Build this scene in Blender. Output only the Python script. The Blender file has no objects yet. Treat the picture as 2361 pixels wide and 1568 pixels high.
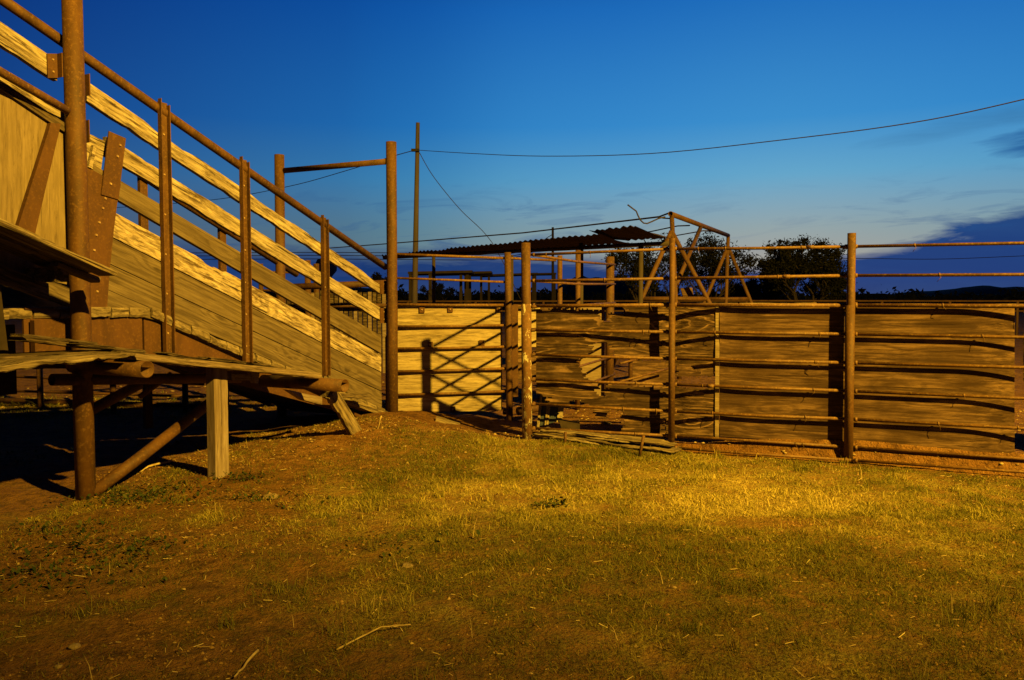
import bpy, math, random
import numpy as np
from mathutils import Vector, Matrix, noise as mnoise
random.seed(7); rng = np.random.default_rng(7)
SC = bpy.context.scene; COL = SC.collection
# ------------------------------------------------------------------ camera model
F = 18/23.6*2361; CU, CV = 1180.5, 784.0; PIT = math.atan(92/F); H = 1.43
cp, sp = math.cos(PIT), math.sin(PIT)
def ray(u, v):
    x = (u-CU)/F; yu = (CV-v)/F
    return Vector((x, cp+sp*yu, -sp+cp*yu))
EYE = Vector((0, 0, H))
def W(u, v, D):                      # survey point: sight line (u,v) at distance D along y
    r = ray(u, v); return EYE + r*(D/r.y)
def on_plane(u, v, p0, n):
    r = ray(u, v); return EYE + r*((p0-EYE).dot(n)/r.dot(n))
def proj(p):
    q = p-EYE; f = q.y*cp-q.z*sp; up = q.y*sp+q.z*cp
    return CU+F*q.x/f, CV-F*up/f
# chute frame: s uphill, t outward (towards the yard)
CO = Vector((-1.475, 9.0, 0)); CD = Vector((-.454, -.891, 0)).normalized(); CN = Vector((.891, -.454, 0)).normalized()
def S(s, t, z): return CO+CD*s+CN*t+Vector((0, 0, z))
def CP(u, v, t=0.0): return on_plane(u, v, CO+CN*t, CN)
# yard fence plane
FA = W(1213, 1006, 7.7); FA.z = 0; FB = W(1955.5, 1074, 6.72); FB.z = 0
FD = (FB-FA).normalized(); FN = Vector((FD.y, -FD.x, 0))        # FN points to the viewer
if FN.y > 0: FN = -FN
def FP(u, v, off=0.0): return on_plane(u, v, FA-FN*off, FN)      # off > 0: behind the posts
# ------------------------------------------------------------------ helpers
def tag(o, label=None, cat=None, group=None, kind=None):
    if label: o['label'] = label
    if cat: o['category'] = cat
    if group: o['group'] = group
    if kind: o['kind'] = kind
    return o
def thing(name, loc, label, cat, group=None):
    o = bpy.data.objects.new(name, None); COL.objects.link(o); o.location = loc
    o.empty_display_size = .2
    return tag(o, label, cat, group)
class MB:
    def __init__(s): s.v = []; s.f = []; s.m = []
    def add(s, v, f, mi=0):
        b = len(s.v); s.v += [Vector(p) for p in v]
        for q in f: s.f.append([i+b for i in q]); s.m.append(mi)
        return s
    def build(s, name, mats, parent=None, frame=None, smooth=False):
        if not isinstance(mats, (list, tuple)): mats = [mats]
        if frame is None:
            c = sum(s.v, Vector())/len(s.v); frame = Matrix.Translation(c)
        inv = frame.inverted()
        me = bpy.data.meshes.new(name)
        me.from_pydata([inv @ p for p in s.v], [], s.f)
        for m in mats: me.materials.append(m)
        me.polygons.foreach_set('material_index', s.m)
        if smooth:
            me.polygons.foreach_set('use_smooth', [True]*len(me.polygons))
        me.update()
        o = bpy.data.objects.new(name, me); COL.objects.link(o)
        root = Vector()
        if parent:
            o.parent = parent; p = parent
            M = p.matrix_basis.copy(); p = p.parent
            while p: M = p.matrix_basis @ M; p = p.parent
            o.matrix_basis = M.inverted() @ frame
        else: o.matrix_basis = frame
        return o
def frame_x(o, xdir, ydir=None):
    x = xdir.normalized(); up = Vector((0, 0, 1)) if abs(x.z) < .9 else Vector((0, 1, 0))
    y = up.cross(x).normalized() if ydir is None else ydir.normalized()
    z = x.cross(y).normalized(); y = z.cross(x)
    M = Matrix((x, y, z)).transposed().to_4x4(); M.translation = o; return M
def tube(mb, pts, r, seg=12, caps=True, mi=0, wob=0.0):
    pts = [Vector(p) for p in pts]; n = len(pts); vs = []; fs = []
    rr = r if isinstance(r, (list, tuple)) else [r]*n
    ref = None
    for i, p in enumerate(pts):
        t = (pts[min(i+1, n-1)]-pts[max(i-1, 0)]).normalized()
        if ref is None:
            ref = Vector((0, 0, 1)) if abs(t.z) < .9 else Vector((1, 0, 0))
        a = (ref-t*ref.dot(t)).normalized(); b = t.cross(a); ref = a
        for k in range(seg):
            q = 2*math.pi*k/seg; R = rr[i]*(1+wob*(random.random()-.5))
            vs.append(p+a*(R*math.cos(q))+b*(R*math.sin(q)))
    for i in range(n-1):
        for k in range(seg):
            k2 = (k+1) % seg; fs.append((i*seg+k, i*seg+k2, (i+1)*seg+k2, (i+1)*seg+k))
    if caps:
        fs.append(tuple(range(seg-1, -1, -1))); fs.append(tuple(range((n-1)*seg, n*seg)))
    mb.add(vs, fs, mi); return mb
def open_pipe(mb, a, b, r, w=.006, depth=None, seg=22):          # pipe whose end b is open
    a, b = Vector(a), Vector(b); L = (b-a).length; d = (b-a)/L; depth = depth or L*.9
    up = Vector((0, 0, 1)); x = (up-d*up.dot(d)).normalized(); y = d.cross(x)
    rings = [(a, r), (b, r), (b, r-w), (b-d*depth, r-w)]
    vs = []; fs = []
    for c, R in rings:
        for k in range(seg):
            q = 2*math.pi*k/seg; vs.append(c+x*(R*math.cos(q))+y*(R*math.sin(q)))
    for i in range(3):
        for k in range(seg):
            k2 = (k+1) % seg; fs.append((i*seg+k, i*seg+k2, (i+1)*seg+k2, (i+1)*seg+k))
    fs.append(tuple(range(3*seg, 4*seg))); fs.append(tuple(range(seg-1, -1, -1)))
    mb.add(vs, fs); return mb
def box(mb, o, x, y, z, mi=0, bev=.0):                            # o corner, three edge vectors
    o, x, y, z = map(Vector, (o, x, y, z))
    v = [o, o+x, o+x+y, o+y, o+z, o+x+z, o+x+y+z, o+y+z]
    f = [(0, 3, 2, 1), (4, 5, 6, 7), (0, 1, 5, 4), (1, 2, 6, 5), (2, 3, 7, 6), (3, 0, 4, 7)]
    if x.cross(y).dot(z) < 0: f = [tuple(reversed(q)) for q in f]
    mb.add(v, f, mi); return mb
def bolt(mb, p, n, r=.012, mi=1):
    n = n.normalized(); a = n.orthogonal().normalized(); b = n.cross(a)
    vs = [p+a*(r*math.cos(k*math.pi/3))+b*(r*math.sin(k*math.pi/3)) for k in range(6)]
    vs += [q+n*(r*.7)-(q-p)*.25 for q in vs]; fs = [(k, (k+1) % 6, 6+(k+1) % 6, 6+k) for k in range(6)]+[tuple(range(6, 12))]
    mb.add(vs, fs, mi)
def fb(x, y, z=0, o=4):
    return mnoise.fractal(Vector((x, y, z)), 1.0, 2.0, o)
def plank(name, tl, tr, br, bl, back, mat, parent, rag=.0, ragb=None, nx=36, nz=5, rough=.002, endrag=0.0, label=None, seed=None):
    """board whose front face is the quad tl,tr,br,bl; back = thickness vector"""
    tl, tr, br, bl, back = map(Vector, (tl, tr, br, bl, back)); sd = random.random()*100 if seed is None else seed
    ragb = rag*.5 if ragb is None else ragb
    n = -back.normalized(); mb = MB(); g = []; gb = []
    L = (tr-tl).length
    for j in range(nz+1):
        w = j/nz
        for i in range(nx+1):
            u = i/nx
            top = tl.lerp(tr, u); bot = bl.lerp(br, u); h = (top-bot)
            T = top-h.normalized()*max(0, fb(u*L*1.7, sd, 0)*rag*1.7+abs(fb(u*L*9, sd, 3))*rag*.45) if rag else top
            B = bot+h.normalized()*max(0, fb(u*L*6, sd, 7)*ragb*1.5+abs(fb(u*L*16, sd, 9))*ragb) if ragb else bot
            p = B.lerp(T, 1-w)
            if endrag and i in (0, nx): p = p+(tr-tl).normalized()*(fb(w*6, sd, i)*endrag)
            p = p+n*(fb(u*L*3, w*3, sd)*rough*2-(rough*1.5 if j in (0, nz) else 0))
            g.append(p); gb.append(p+back)
    N = len(g); fs = []
    for j in range(nz):
        for i in range(nx):
            a = j*(nx+1)+i; q = (a, a+nx+1, a+nx+2, a+1)
            fs.append(q); fs.append(tuple(N+k for k in reversed(q)))
    def side(idx):
        for a, b in zip(idx, idx[1:]): fs.append((a, b, N+b, N+a))
    side([i for i in range(nx+1)]); side([nz*(nx+1)+i for i in range(nx, -1, -1)])
    side([j*(nx+1) for j in range(nz, -1, -1)]); side([j*(nx+1)+nx for j in range(nz+1)])
    mb.add(g+gb, fs)
    x = (tr-tl).normalized()
    fr = frame_x(tl, x, back)
    o = mb.build(name, mat, parent, fr)
    if label: o['label'] = label
    return o
def sheet(name, P, nu, nv, back, mat, parent, keep=None, disp=None):
    """panel: P(a,b) gives front points, a,b in 0..1 ; keep(a,b,p) decides which cells exist"""
    back = Vector(back); n = -back.normalized(); vs = []; 
    for j in range(nv+1):
        for i in range(nu+1):
            a, b = i/nu, j/nv; p = P(a, b)
            vs.append(p+(n*disp(a, b) if disp else Vector()))
    N = len(vs); cell = {}
    for j in range(nv):
        for i in range(nu):
            a, b = (i+.5)/nu, (j+.5)/nv
            if keep is None or keep(a, b, P(a, b)): cell[(i, j)] = 1
    fs = []; k = lambda i, j: j*(nu+1)+i
    for (i, j) in cell:
        q = (k(i, j), k(i+1, j), k(i+1, j+1), k(i, j+1))
        fs.append(q); fs.append(tuple(N+x for x in reversed(q)))
        for (di, dj, a, b) in ((0, -1, k(i, j), k(i+1, j)), (1, 0, k(i+1, j), k(i+1, j+1)), (0, 1, k(i+1, j+1), k(i, j+1)), (-1, 0, k(i, j+1), k(i, j))):
            if (i+di, j+dj) not in cell: fs.append((b, a, N+a, N+b))
    used = sorted({x for f in fs for x in f}); mp = {x: y for y, x in enumerate(used)}
    allv = vs+[p+back for p in vs]
    mb = MB(); mb.add([allv[x] for x in used], [[mp[x] for x in f] for f in fs])
    xd = (P(1, .5)-P(0, .5)).normalized()
    o = mb.build(name, mat, parent, frame_x(P(0, 0), xd, back))
    return o
def inpoly(x, y, poly):
    c = False; n = len(poly)
    for i in range(n):
        x1, y1 = poly[i]; x2, y2 = poly[i-1]
        if (y1 > y) != (y2 > y) and x < (x2-x1)*(y-y1)/(y2-y1)+x1: c = not c
    return c
# numpy value noise
_T = rng.random((256, 256))
def vn(x, y):
    xi = np.floor(x).astype(int); yi = np.floor(y).astype(int); fx = x-xi; fy = y-yi
    fx = fx*fx*(3-2*fx); fy = fy*fy*(3-2*fy)
    g = lambda a, b: _T[a & 255, b & 255]
    return (g(xi, yi)*(1-fx)+g(xi+1, yi)*fx)*(1-fy)+(g(xi, yi+1)*(1-fx)+g(xi+1, yi+1)*fx)*fy
def vfb(x, y, o=4):
    s = 0; a = .5
    for k in range(o): s = s+a*vn(x*2**k+17*k, y*2**k+31*k); a *= .5
    return s
def gauss(x, y, cx, cy, rx, ry=None): ry = ry or rx; return np.exp(-((x-cx)/rx)**2-((y-cy)/ry)**2)
def ground_z(x, y, strip=False):
    x = np.asarray(x, float); y = np.asarray(y, float)
    z = .20*gauss(x, y, -1.35, 7.9, 1.0, 1.0)+.10*gauss(x, y, -1.3, 9.2, .9, .8)+.06*gauss(x, y, -2.2, 6.3, .8)+.05*gauss(x, y, .4, 7.4, 1.4, .5)
    z = z-.02*gauss(x, y, -.4, 8.5, .55, .4)
    kk = (x-FA.x)*FD.x+(y-FA.y)*FD.y; of = -((x-FA.x)*FN.x+(y-FA.y)*FN.y)
    sm = lambda t: np.clip(t, 0, 1)**2*(3-2*np.clip(t, 0, 1))
    if strip: return z+(.045+.13*sm((kk-1.2)/1.6))*sm((of-.004)/.075)*sm((kk-.55)/.6)+(vfb(x*.7+3, y*.7, 3)-.44)*.07+(vfb(x*4, y*4, 3)-.44)*.03+(vfb(x*17, y*17, 3)-.44)*.018+.006
    z = z+(.04+.125*sm((kk-1.2)/1.6))*sm((of-.10)/.12)*sm((kk+.5)/1.5)*sm((9-kk)/3)*sm((6-of)/3)
    near = np.clip((40-np.hypot(x, y-8))/25, 0, 1)
    z = z+near*((vfb(x*.7+3, y*.7, 3)-.44)*.07+(vfb(x*4, y*4, 3)-.44)*.05+np.clip(vfb(x*11+5, y*11, 2)-.42, 0, 1)*.03)
    return z
def bank_z(x, y):
    a = np.array([x]), np.array([y]); return max(float(ground_z(*a)[0]), float(ground_z(*a, strip=True)[0]))
def gz(x, y): return float(ground_z(np.array([x]), np.array([y]))[0])
def on_ground(u, v):
    r = ray(u, v); D = H/(-r.z)*r.y if r.z < 0 else 50
    for _ in range(12):
        p = EYE+r*(D/r.y); zg = gz(p.x, p.y); D = (H-zg)/(-r.z)*r.y
    return EYE+r*(D/r.y)
# ------------------------------------------------------------------ materials
class NT:
    def __init__(s, name):
        s.mat = bpy.data.materials.new(name); s.mat.use_nodes = True; s.t = s.mat.node_tree
        s.b = s.t.nodes['Principled BSDF']
    def n(s, typ, **kw):
        o = s.t.nodes.new(typ)
        for k, v in kw.items(): setattr(o, k, v)
        return o
    def l(s, a, b): s.t.links.new(a, b)
    def val(s, x, sock):
        if hasattr(x, 'links') or hasattr(x, 'is_linked'): s.l(x, sock)
        else: sock.default_value = x
    def math(s, op, a, b=None, c=None, clamp=False):
        m = s.n('ShaderNodeMath', operation=op, use_clamp=clamp)
        for i, x in enumerate((a, b, c)):
            if x is not None: s.val(x, m.inputs[i])
        return m.outputs[0]
    def noise(s, vec, scale, detail=5, rough=.55, dist=0):
        m = s.n('ShaderNodeTexNoise'); s.l(vec, m.inputs['Vector'])
        m.inputs['Scale'].default_value = scale; m.inputs['Detail'].default_value = detail; m.inputs['Roughness'].default_value = rough; m.inputs['Distortion'].default_value = dist
        return m.outputs[0]
    def ramp(s, fac, stops):
        m = s.n('ShaderNodeValToRGB'); s.val(fac, m.inputs[0]); e = m.color_ramp.elements
        while len(e) < len(stops): e.new(.5)
        for q, (p, c) in zip(e, stops):
            q.position = p; q.color = (c, c, c, 1) if isinstance(c, (int, float)) else (*c, 1)
        return m.outputs[0]
    def mix(s, f, a, b):
        m = s.n('ShaderNodeMix', data_type='RGBA'); s.val(f, m.inputs[0])
        for x, k in ((a, 6), (b, 7)):
            if isinstance(x, tuple): m.inputs[k].default_value = (*x, 1)
            else: s.l(x, m.inputs[k])
        return m.outputs[2]
    def mapping(s, vec, scale):
        m = s.n('ShaderNodeMapping'); s.l(vec, m.inputs[0]); m.inputs['Scale'].default_value = scale; return m.outputs[0]
    def coords(s, shift=True):
        tc = s.n('ShaderNodeTexCoord').outputs['Object']
        if not shift: return tc
        oi = s.n('ShaderNodeObjectInfo').outputs['Random']
        k = s.math('MULTIPLY', oi, 37.0); cx = s.n('ShaderNodeCombineXYZ'); s.l(k, cx.inputs[0]); s.l(k, cx.inputs[2])
        va = s.n('ShaderNodeVectorMath', operation='ADD'); s.l(tc, va.inputs[0]); s.l(cx.outputs[0], va.inputs[1])
        return va.outputs[0]
    def bump(s, h, strength=.5, dist=.01):
        m = s.n('ShaderNodeBump'); s.l(h, m.inputs['Height']); m.inputs['Strength'].default_value = strength; m.inputs['Distance'].default_value = dist
        s.l(m.outputs[0], s.b.inputs['Normal'])
    def done(s, col, rough=.85, spec=.2):
        s.val(col if not isinstance(col, tuple) else (*col, 1), s.b.inputs['Base Color']); s.val(rough, s.b.inputs['Roughness'])
        s.b.inputs['Specular IOR Level'].default_value = spec
        return s.mat
def wood(name, light, mid, dark, ring=30, ringmix=.4, patch=.5, patchlo=.5, bump=.6, xs=1.0, crack=.5, ridge=0.0, gx=.16, ps=1.0, knots=0.0, mottle=0.0):
    m = NT(name); v = m.coords()
    big = m.noise(m.mapping(v, (gx*xs, 1.5, 1.9)), 1.6, 3, .5, .3)           # growth-ring field
    sx = m.n('ShaderNodeSeparateXYZ'); m.l(v, sx.inputs[0])
    ph = m.math('ADD', m.math('MULTIPLY', big, ring), m.math('MULTIPLY', sx.outputs[2], ring*.9))
    if knots:
        vo = m.n('ShaderNodeTexVoronoi', voronoi_dimensions='3D'); m.l(m.mapping(v, (1.7, 2.5, 5.5)), vo.inputs['Vector']); vo.inputs['Scale'].default_value = 1.0
        kd = m.ramp(vo.outputs['Distance'], [(.0, 1), (.10, .72), (.42, 0)]); ph = m.math('ADD', ph, m.math('MULTIPLY', kd, 15.0))
    rings = m.math('ADD', m.math('MULTIPLY', m.math('SINE', ph), .5), .5)
    st = m.noise(m.mapping(v, (3.2*xs, 30, 30)), 1.5, 8, .7, .2)              # streaks
    fine = m.noise(m.mapping(v, (5*xs, 90, 90)), 1.5, 4, .65)
    pt = m.noise(m.mapping(v, (2.4*xs*ps, 20*ps, 22*ps)), 1.3, 9, .74, .35)    # weather patches
    tone = m.noise(m.mapping(v, (1.5, 3.0, 3.0)), 1.3, 5, .62)
    base = m.mix(m.ramp(st, [(.40, 0), (.58, 1)]), mid, light)
    base = m.mix(m.ramp(fine, [(.40, .45), (.60, 0)]), base, mid)
    base = m.mix(m.ramp(tone, [(.38, .55), (.60, 0)]), base, mid)
    base = m.mix(m.math('MULTIPLY', m.ramp(rings, [(.12, 1), (.5, 0)]), m.math('MULTIPLY', m.ramp(st, [(.35, 1), (.62, .4)]), ringmix)), base, dark)
    base = m.mix(m.math('MULTIPLY', m.ramp(pt, [(patchlo, 0), (patchlo+.10, 1)]), patch), base, dark)
    if mottle: base = m.mix(m.ramp(tone, [(.40, mottle), (.54, 0)]), base, dark)
    if ridge: base = m.mix(m.math('MULTIPLY', m.math('MULTIPLY', m.ramp(rings, [(.86, 0), (.97, 1)]), m.ramp(tone, [(.44, 0), (.58, 1)])), ridge), base, (light[0]*1.6, light[1]*1.6, light[2]*1.6))  # lamplight on raised grain painted as lighter lines
    if knots: base = m.mix(m.math('MULTIPLY', m.ramp(kd, [(.74, 0), (.86, 1)]), knots), base, dark)
    ck = m.ramp(m.noise(m.mapping(v, (1.1*xs, 40, 40)), 1.4, 6, .6, .3), [(.33, 1), (.40, 0)])
    base = m.mix(m.math('MULTIPLY', ck, crack), base, (dark[0]*.3, dark[1]*.3, dark[2]*.3))
    h = m.math('ADD', m.math('MULTIPLY', st, .9), m.math('MULTIPLY', rings, .30))
    h = m.math('ADD', h, m.math('MULTIPLY', fine, .45)); h = m.math('SUBTRACT', h, m.math('MULTIPLY', ck, 1.2))
    h = m.math('SUBTRACT', h, m.math('MULTIPLY', pt, .8))
    m.bump(h, bump, .0045)
    return m.done(base, .9, .12)
M = {}
M['old'] = wood('weathered_pale_wood', (0.48, 0.4004, 0.3105), (0.1758, 0.1354, 0.08984), (0.054, 0.03519, 0.02086), 44, .45, .95, .515, 1.0, crack=1.0)
M['knotty'] = wood('knotty_peeling_wood', (0.5, 0.416, 0.3243), (0.24, 0.183, 0.1214), (0.068, 0.0442, 0.02698), 70, .6, .95, .50, 1.0, 1.2, .9, gx=.5, knots=.9)
M['gray'] = wood('grey_new_board', (0.1604, 0.1216, 0.07976), (0.08475, 0.06149, 0.03788), (0.03685, 0.02585, 0.01595), 70, .6, .4, .57, .35, .6, .5, knots=.7)
M['post'] = wood('squared_post_wood', (0.264, 0.2086, 0.1761), (0.1445, 0.105, 0.07624), (0.054, 0.03557, 0.02484), 50, .3, .7, .55, .8, .7, .8)
M['tie'] = wood('rotten_timber', (0.27, 0.2132, 0.138), (0.15, 0.1092, 0.0621), (0.035, 0.02392, 0.01518), 60, .4, .85, .48, 1.0, .8, 1.0)
M['deck'] = wood('dark_deck_wood', (0.16, 0.1196, 0.0759), (0.09, 0.0624, 0.03588), (0.022, 0.0156, 0.01104), 60, .4, .9, .46, .9, 1, .9)
M['edge'] = wood('walkway_edge_board', (0.2375, 0.1778, 0.1311), (0.133, 0.0936, 0.05899), (0.038, 0.02527, 0.01573), 50, .3, .8, .51, .7, .8, .7)
M['block'] = wood('floor_board_ends', (0.26, 0.2028, 0.138), (0.14, 0.104, 0.0621), (0.04, 0.02808, 0.01794), 60, .4, .8, .50, .8, 3, .5)
M['plypale'] = wood('pale_plywood', (0.3864, 0.311, 0.1904), (0.224, 0.1706, 0.09384), (0.09, 0.06552, 0.03478), 34, .25, .75, .52, .5, .9, .3, gx=.25)
M['cladding'] = wood('grey_cladding_plywood', (0.2236, 0.1683, 0.1076), (0.1486, 0.1094, 0.06647), (0.07038, 0.04698, 0.02484), 34, .2, .6, .54, .5, .9, .3, gx=.25)
M['plydark'] = wood('stained_plywood', (0.1935, 0.1177, 0.06111), (0.0828, 0.04776, 0.02353), (0.0324, 0.01774, 0.009053), 52, .55, .85, .475, .6, .6, .55, gx=.28, ps=.7, knots=.6, mottle=.6)
M['plyrot'] = wood('rotted_plywood', (0.165, 0.1016, 0.05506), (0.07225, 0.04357, 0.02229), (0.024, 0.01393, 0.00839), 75, .6, .8, .475, 1.0, .5, .55, .9, gx=.4, knots=.8, mottle=.5)
M['plycap'] = wood('pale_cap_board', (0.32, 0.2496, 0.1518), (0.22, 0.1612, 0.0897), (0.09, 0.0624, 0.0345), 20, .2, .5, .5, .5, 1, .3)
def rust(name, a, b, c, rough=.72, sc=1.0):
    m = NT(name); v = m.coords()
    n1 = m.noise(m.mapping(v, (1, 1, .35)), 6*sc, 7, .68, .4); n2 = m.noise(v, 42*sc, 5, .7); n3 = m.noise(v, 220*sc, 2, .6)
    col = m.mix(m.ramp(n1, [(.40, 0), (.60, 1)]), a, b)
    col = m.mix(m.ramp(n2, [(.52, 0), (.66, .9)]), col, c)
    m.bump(m.math('ADD', n2, m.math('MULTIPLY', n3, .6)), .35, .003)
    r = m.math('MULTIPLY_ADD', n2, .35, rough-.18)
    return m.done(col, r, .35)
M['rust'] = rust('rusted_pipe', (.083, .036, .0075), (.045, .0195, .0045), (.122, .061, .015))
M['rod'] = rust('rusted_rod', (.115, .055, .012), (.066, .030, .007), (.20, .115, .03), .6)
M['plate'] = rust('rusted_plate', (.074, .030, .007), (.048, .019, .0045), (.10, .046, .011), .8)
M['tin'] = rust('rusted_corrugated_tin', (.030, .016, .009), (.020, .011, .007), (.045, .024, .012), .9)
M['bolt'] = rust('worn_bolt', (.30, .2, .11), (.2, .12, .06), (.45, .36, .22), .45)
def plain(name, a, b, sc=6, rough=.9, bump=.2):
    m = NT(name); v = m.coords(); n = m.noise(v, sc, 6, .65)
    if bump: m.bump(n, bump, .02)
    return m.done(m.mix(m.ramp(n, [(.35, 0), (.65, 1)]), a, b), rough, .15)
M['black'] = plain('black_board', (.02, .014, .009), (.035, .024, .014), 12)  # black board; also stands in for shade under dock and upper catwalk
M['skylit_blue'] = plain('skylit_blue_face', (.03, .04, .075), (.05, .06, .09), 20)  # blue skylight on the panel's flats, put into their colour
M['lit_rib'] = plain('lamplit_ribs', (.30, .24, .15), (.10, .08, .05), 60)  # lamplight on the rib edges, put into their colour
M['gravel'] = plain('tan_gravel', (.17, .115, .05), (.30, .22, .11), 9, .9, .3)
M['stone'] = plain('limestone', (.12, .085, .042), (.22, .165, .09), 14, .95, .8)
M['stick'] = plain('dry_stick', (.42, .33, .15), (.24, .17, .075), 14)
M['wire'] = plain('weathered_wire', (.03, .026, .022), (.05, .04, .03), 10)
M['polewood'] = wood('creosoted_pole', (0.16, 0.13, 0.1242), (0.11, 0.0884, 0.0828), (0.05, 0.03744, 0.03588), 20, .2, .5, .55, .6, .3, .5)
M['dim'] = plain('sunburnt_timber', (.045, .034, .024), (.06, .045, .03), 4)
M['trunk'] = plain('mesquite_bark', (.05, .038, .026), (.08, .06, .04), 14, .95, .6)
M['tank'] = plain('water_tower_paint', (.10, .11, .13), (.13, .14, .16), 1.5)
def peel():
    m = NT('peeling_white_paint'); v = m.coords()
    n = m.noise(m.mapping(v, (7, 7, 3)), 2.6, 8, .7, .5); n2 = m.noise(v, 30, 4, .6)
    r = m.mix(m.ramp(n2, [(.4, 0), (.65, 1)]), (.095, .05, .022), (.15, .075, .03))
    k = m.ramp(n, [(.535, 0), (.56, 1)])
    m.bump(m.math('ADD', k, m.math('MULTIPLY', n2, .4)), .5, .004)
    return m.done(m.mix(k, r, (.42, .37, .27)), .8, .2)
M['peel'] = peel()
def leaf(name, stops, rough=.75, spec=.15, trans=.25, attr=None):
    m = NT(name); g = m.n('ShaderNodeNewGeometry').outputs['Random Per Island']
    if attr:
        a_ = m.n('ShaderNodeAttribute', attribute_name=attr).outputs['Fac']
        g = m.math('ADD', m.math('MULTIPLY', g, .55), m.math('MULTIPLY', a_, .5), clamp=True)
    col = m.ramp(g, stops)
    d = m.n('ShaderNodeBsdfTranslucent'); m.l(col, d.inputs['Color'])
    mx = m.n('ShaderNodeMixShader'); mx.inputs[0].default_value = trans
    m.done(col, rough, spec); m.l(m.b.outputs[0], mx.inputs[1]); m.l(d.outputs[0], mx.inputs[2])
    m.l(mx.outputs[0], m.t.nodes['Material Output'].inputs['Surface'])
    return m.mat
M['grass'] = leaf('mixed_dry_grass', [(0, (.044, .054, .008)), (.22, (.085, .088, .012)), (.42, (.15, .13, .02)), (.6, (.25, .215, .04)), (.8, (.42, .335, .08)), (1, (.56, .45, .14))], attr='dry')  # the attribute carries the painted light pool as well as dry patches
M['weed'] = leaf('broadleaf_weed', [(0, (.018, .028, .006)), (.6, (.035, .048, .010)), (1, (.075, .078, .02))])
M['mesq'] = leaf('mesquite_leaves', [(0, (.012, .014, .006)), (.6, (.02, .022, .009)), (1, (.038, .035, .014))])
M['far'] = leaf('far_brush', [(0, (.012, .013, .008)), (1, (.028, .028, .016))])
def dirt():
    m = NT('dry_dirt'); v = m.n('ShaderNodeTexCoord').outputs['Object']
    n1 = m.noise(v, .9, 5, .6, .3); n2 = m.noise(v, 9, 7, .68); n3 = m.noise(v, 60, 4, .65)
    col = m.mix(m.ramp(n1, [(.38, 0), (.64, 1)]), (.150, .070, .019), (.205, .105, .032))
    col = m.mix(m.ramp(n2, [(.46, 0), (.62, .9)]), col, (.060, .029, .010))
    col = m.mix(m.ramp(n3, [(.60, 0), (.72, .75)]), col, (.30, .19, .085))
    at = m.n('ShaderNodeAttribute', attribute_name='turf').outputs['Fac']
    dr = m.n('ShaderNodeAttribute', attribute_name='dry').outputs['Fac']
    th = m.mix(m.ramp(n3, [(.4, 0), (.6, 1)]), m.mix(dr, (.066, .044, .010), (.165, .120, .028)), m.mix(dr, (.13, .11, .022), (.44, .34, .085)))  # thatch also brightens with the painted light pool
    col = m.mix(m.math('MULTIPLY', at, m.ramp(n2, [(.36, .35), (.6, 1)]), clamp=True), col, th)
    n4 = m.noise(v, 26, 5, .7)
    m.bump(m.math('ADD', m.math('MULTIPLY', n2, 1.0), m.math('ADD', m.math('MULTIPLY', n4, .7), m.math('MULTIPLY', n3, .4))), 1.0, .045)
    return m.done(col, .95, .1)
M['dirt'] = dirt()
M['hill'] = plain('scrub_hill', (.03, .032, .03), (.045, .045, .04), .02, 1, 0)
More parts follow.
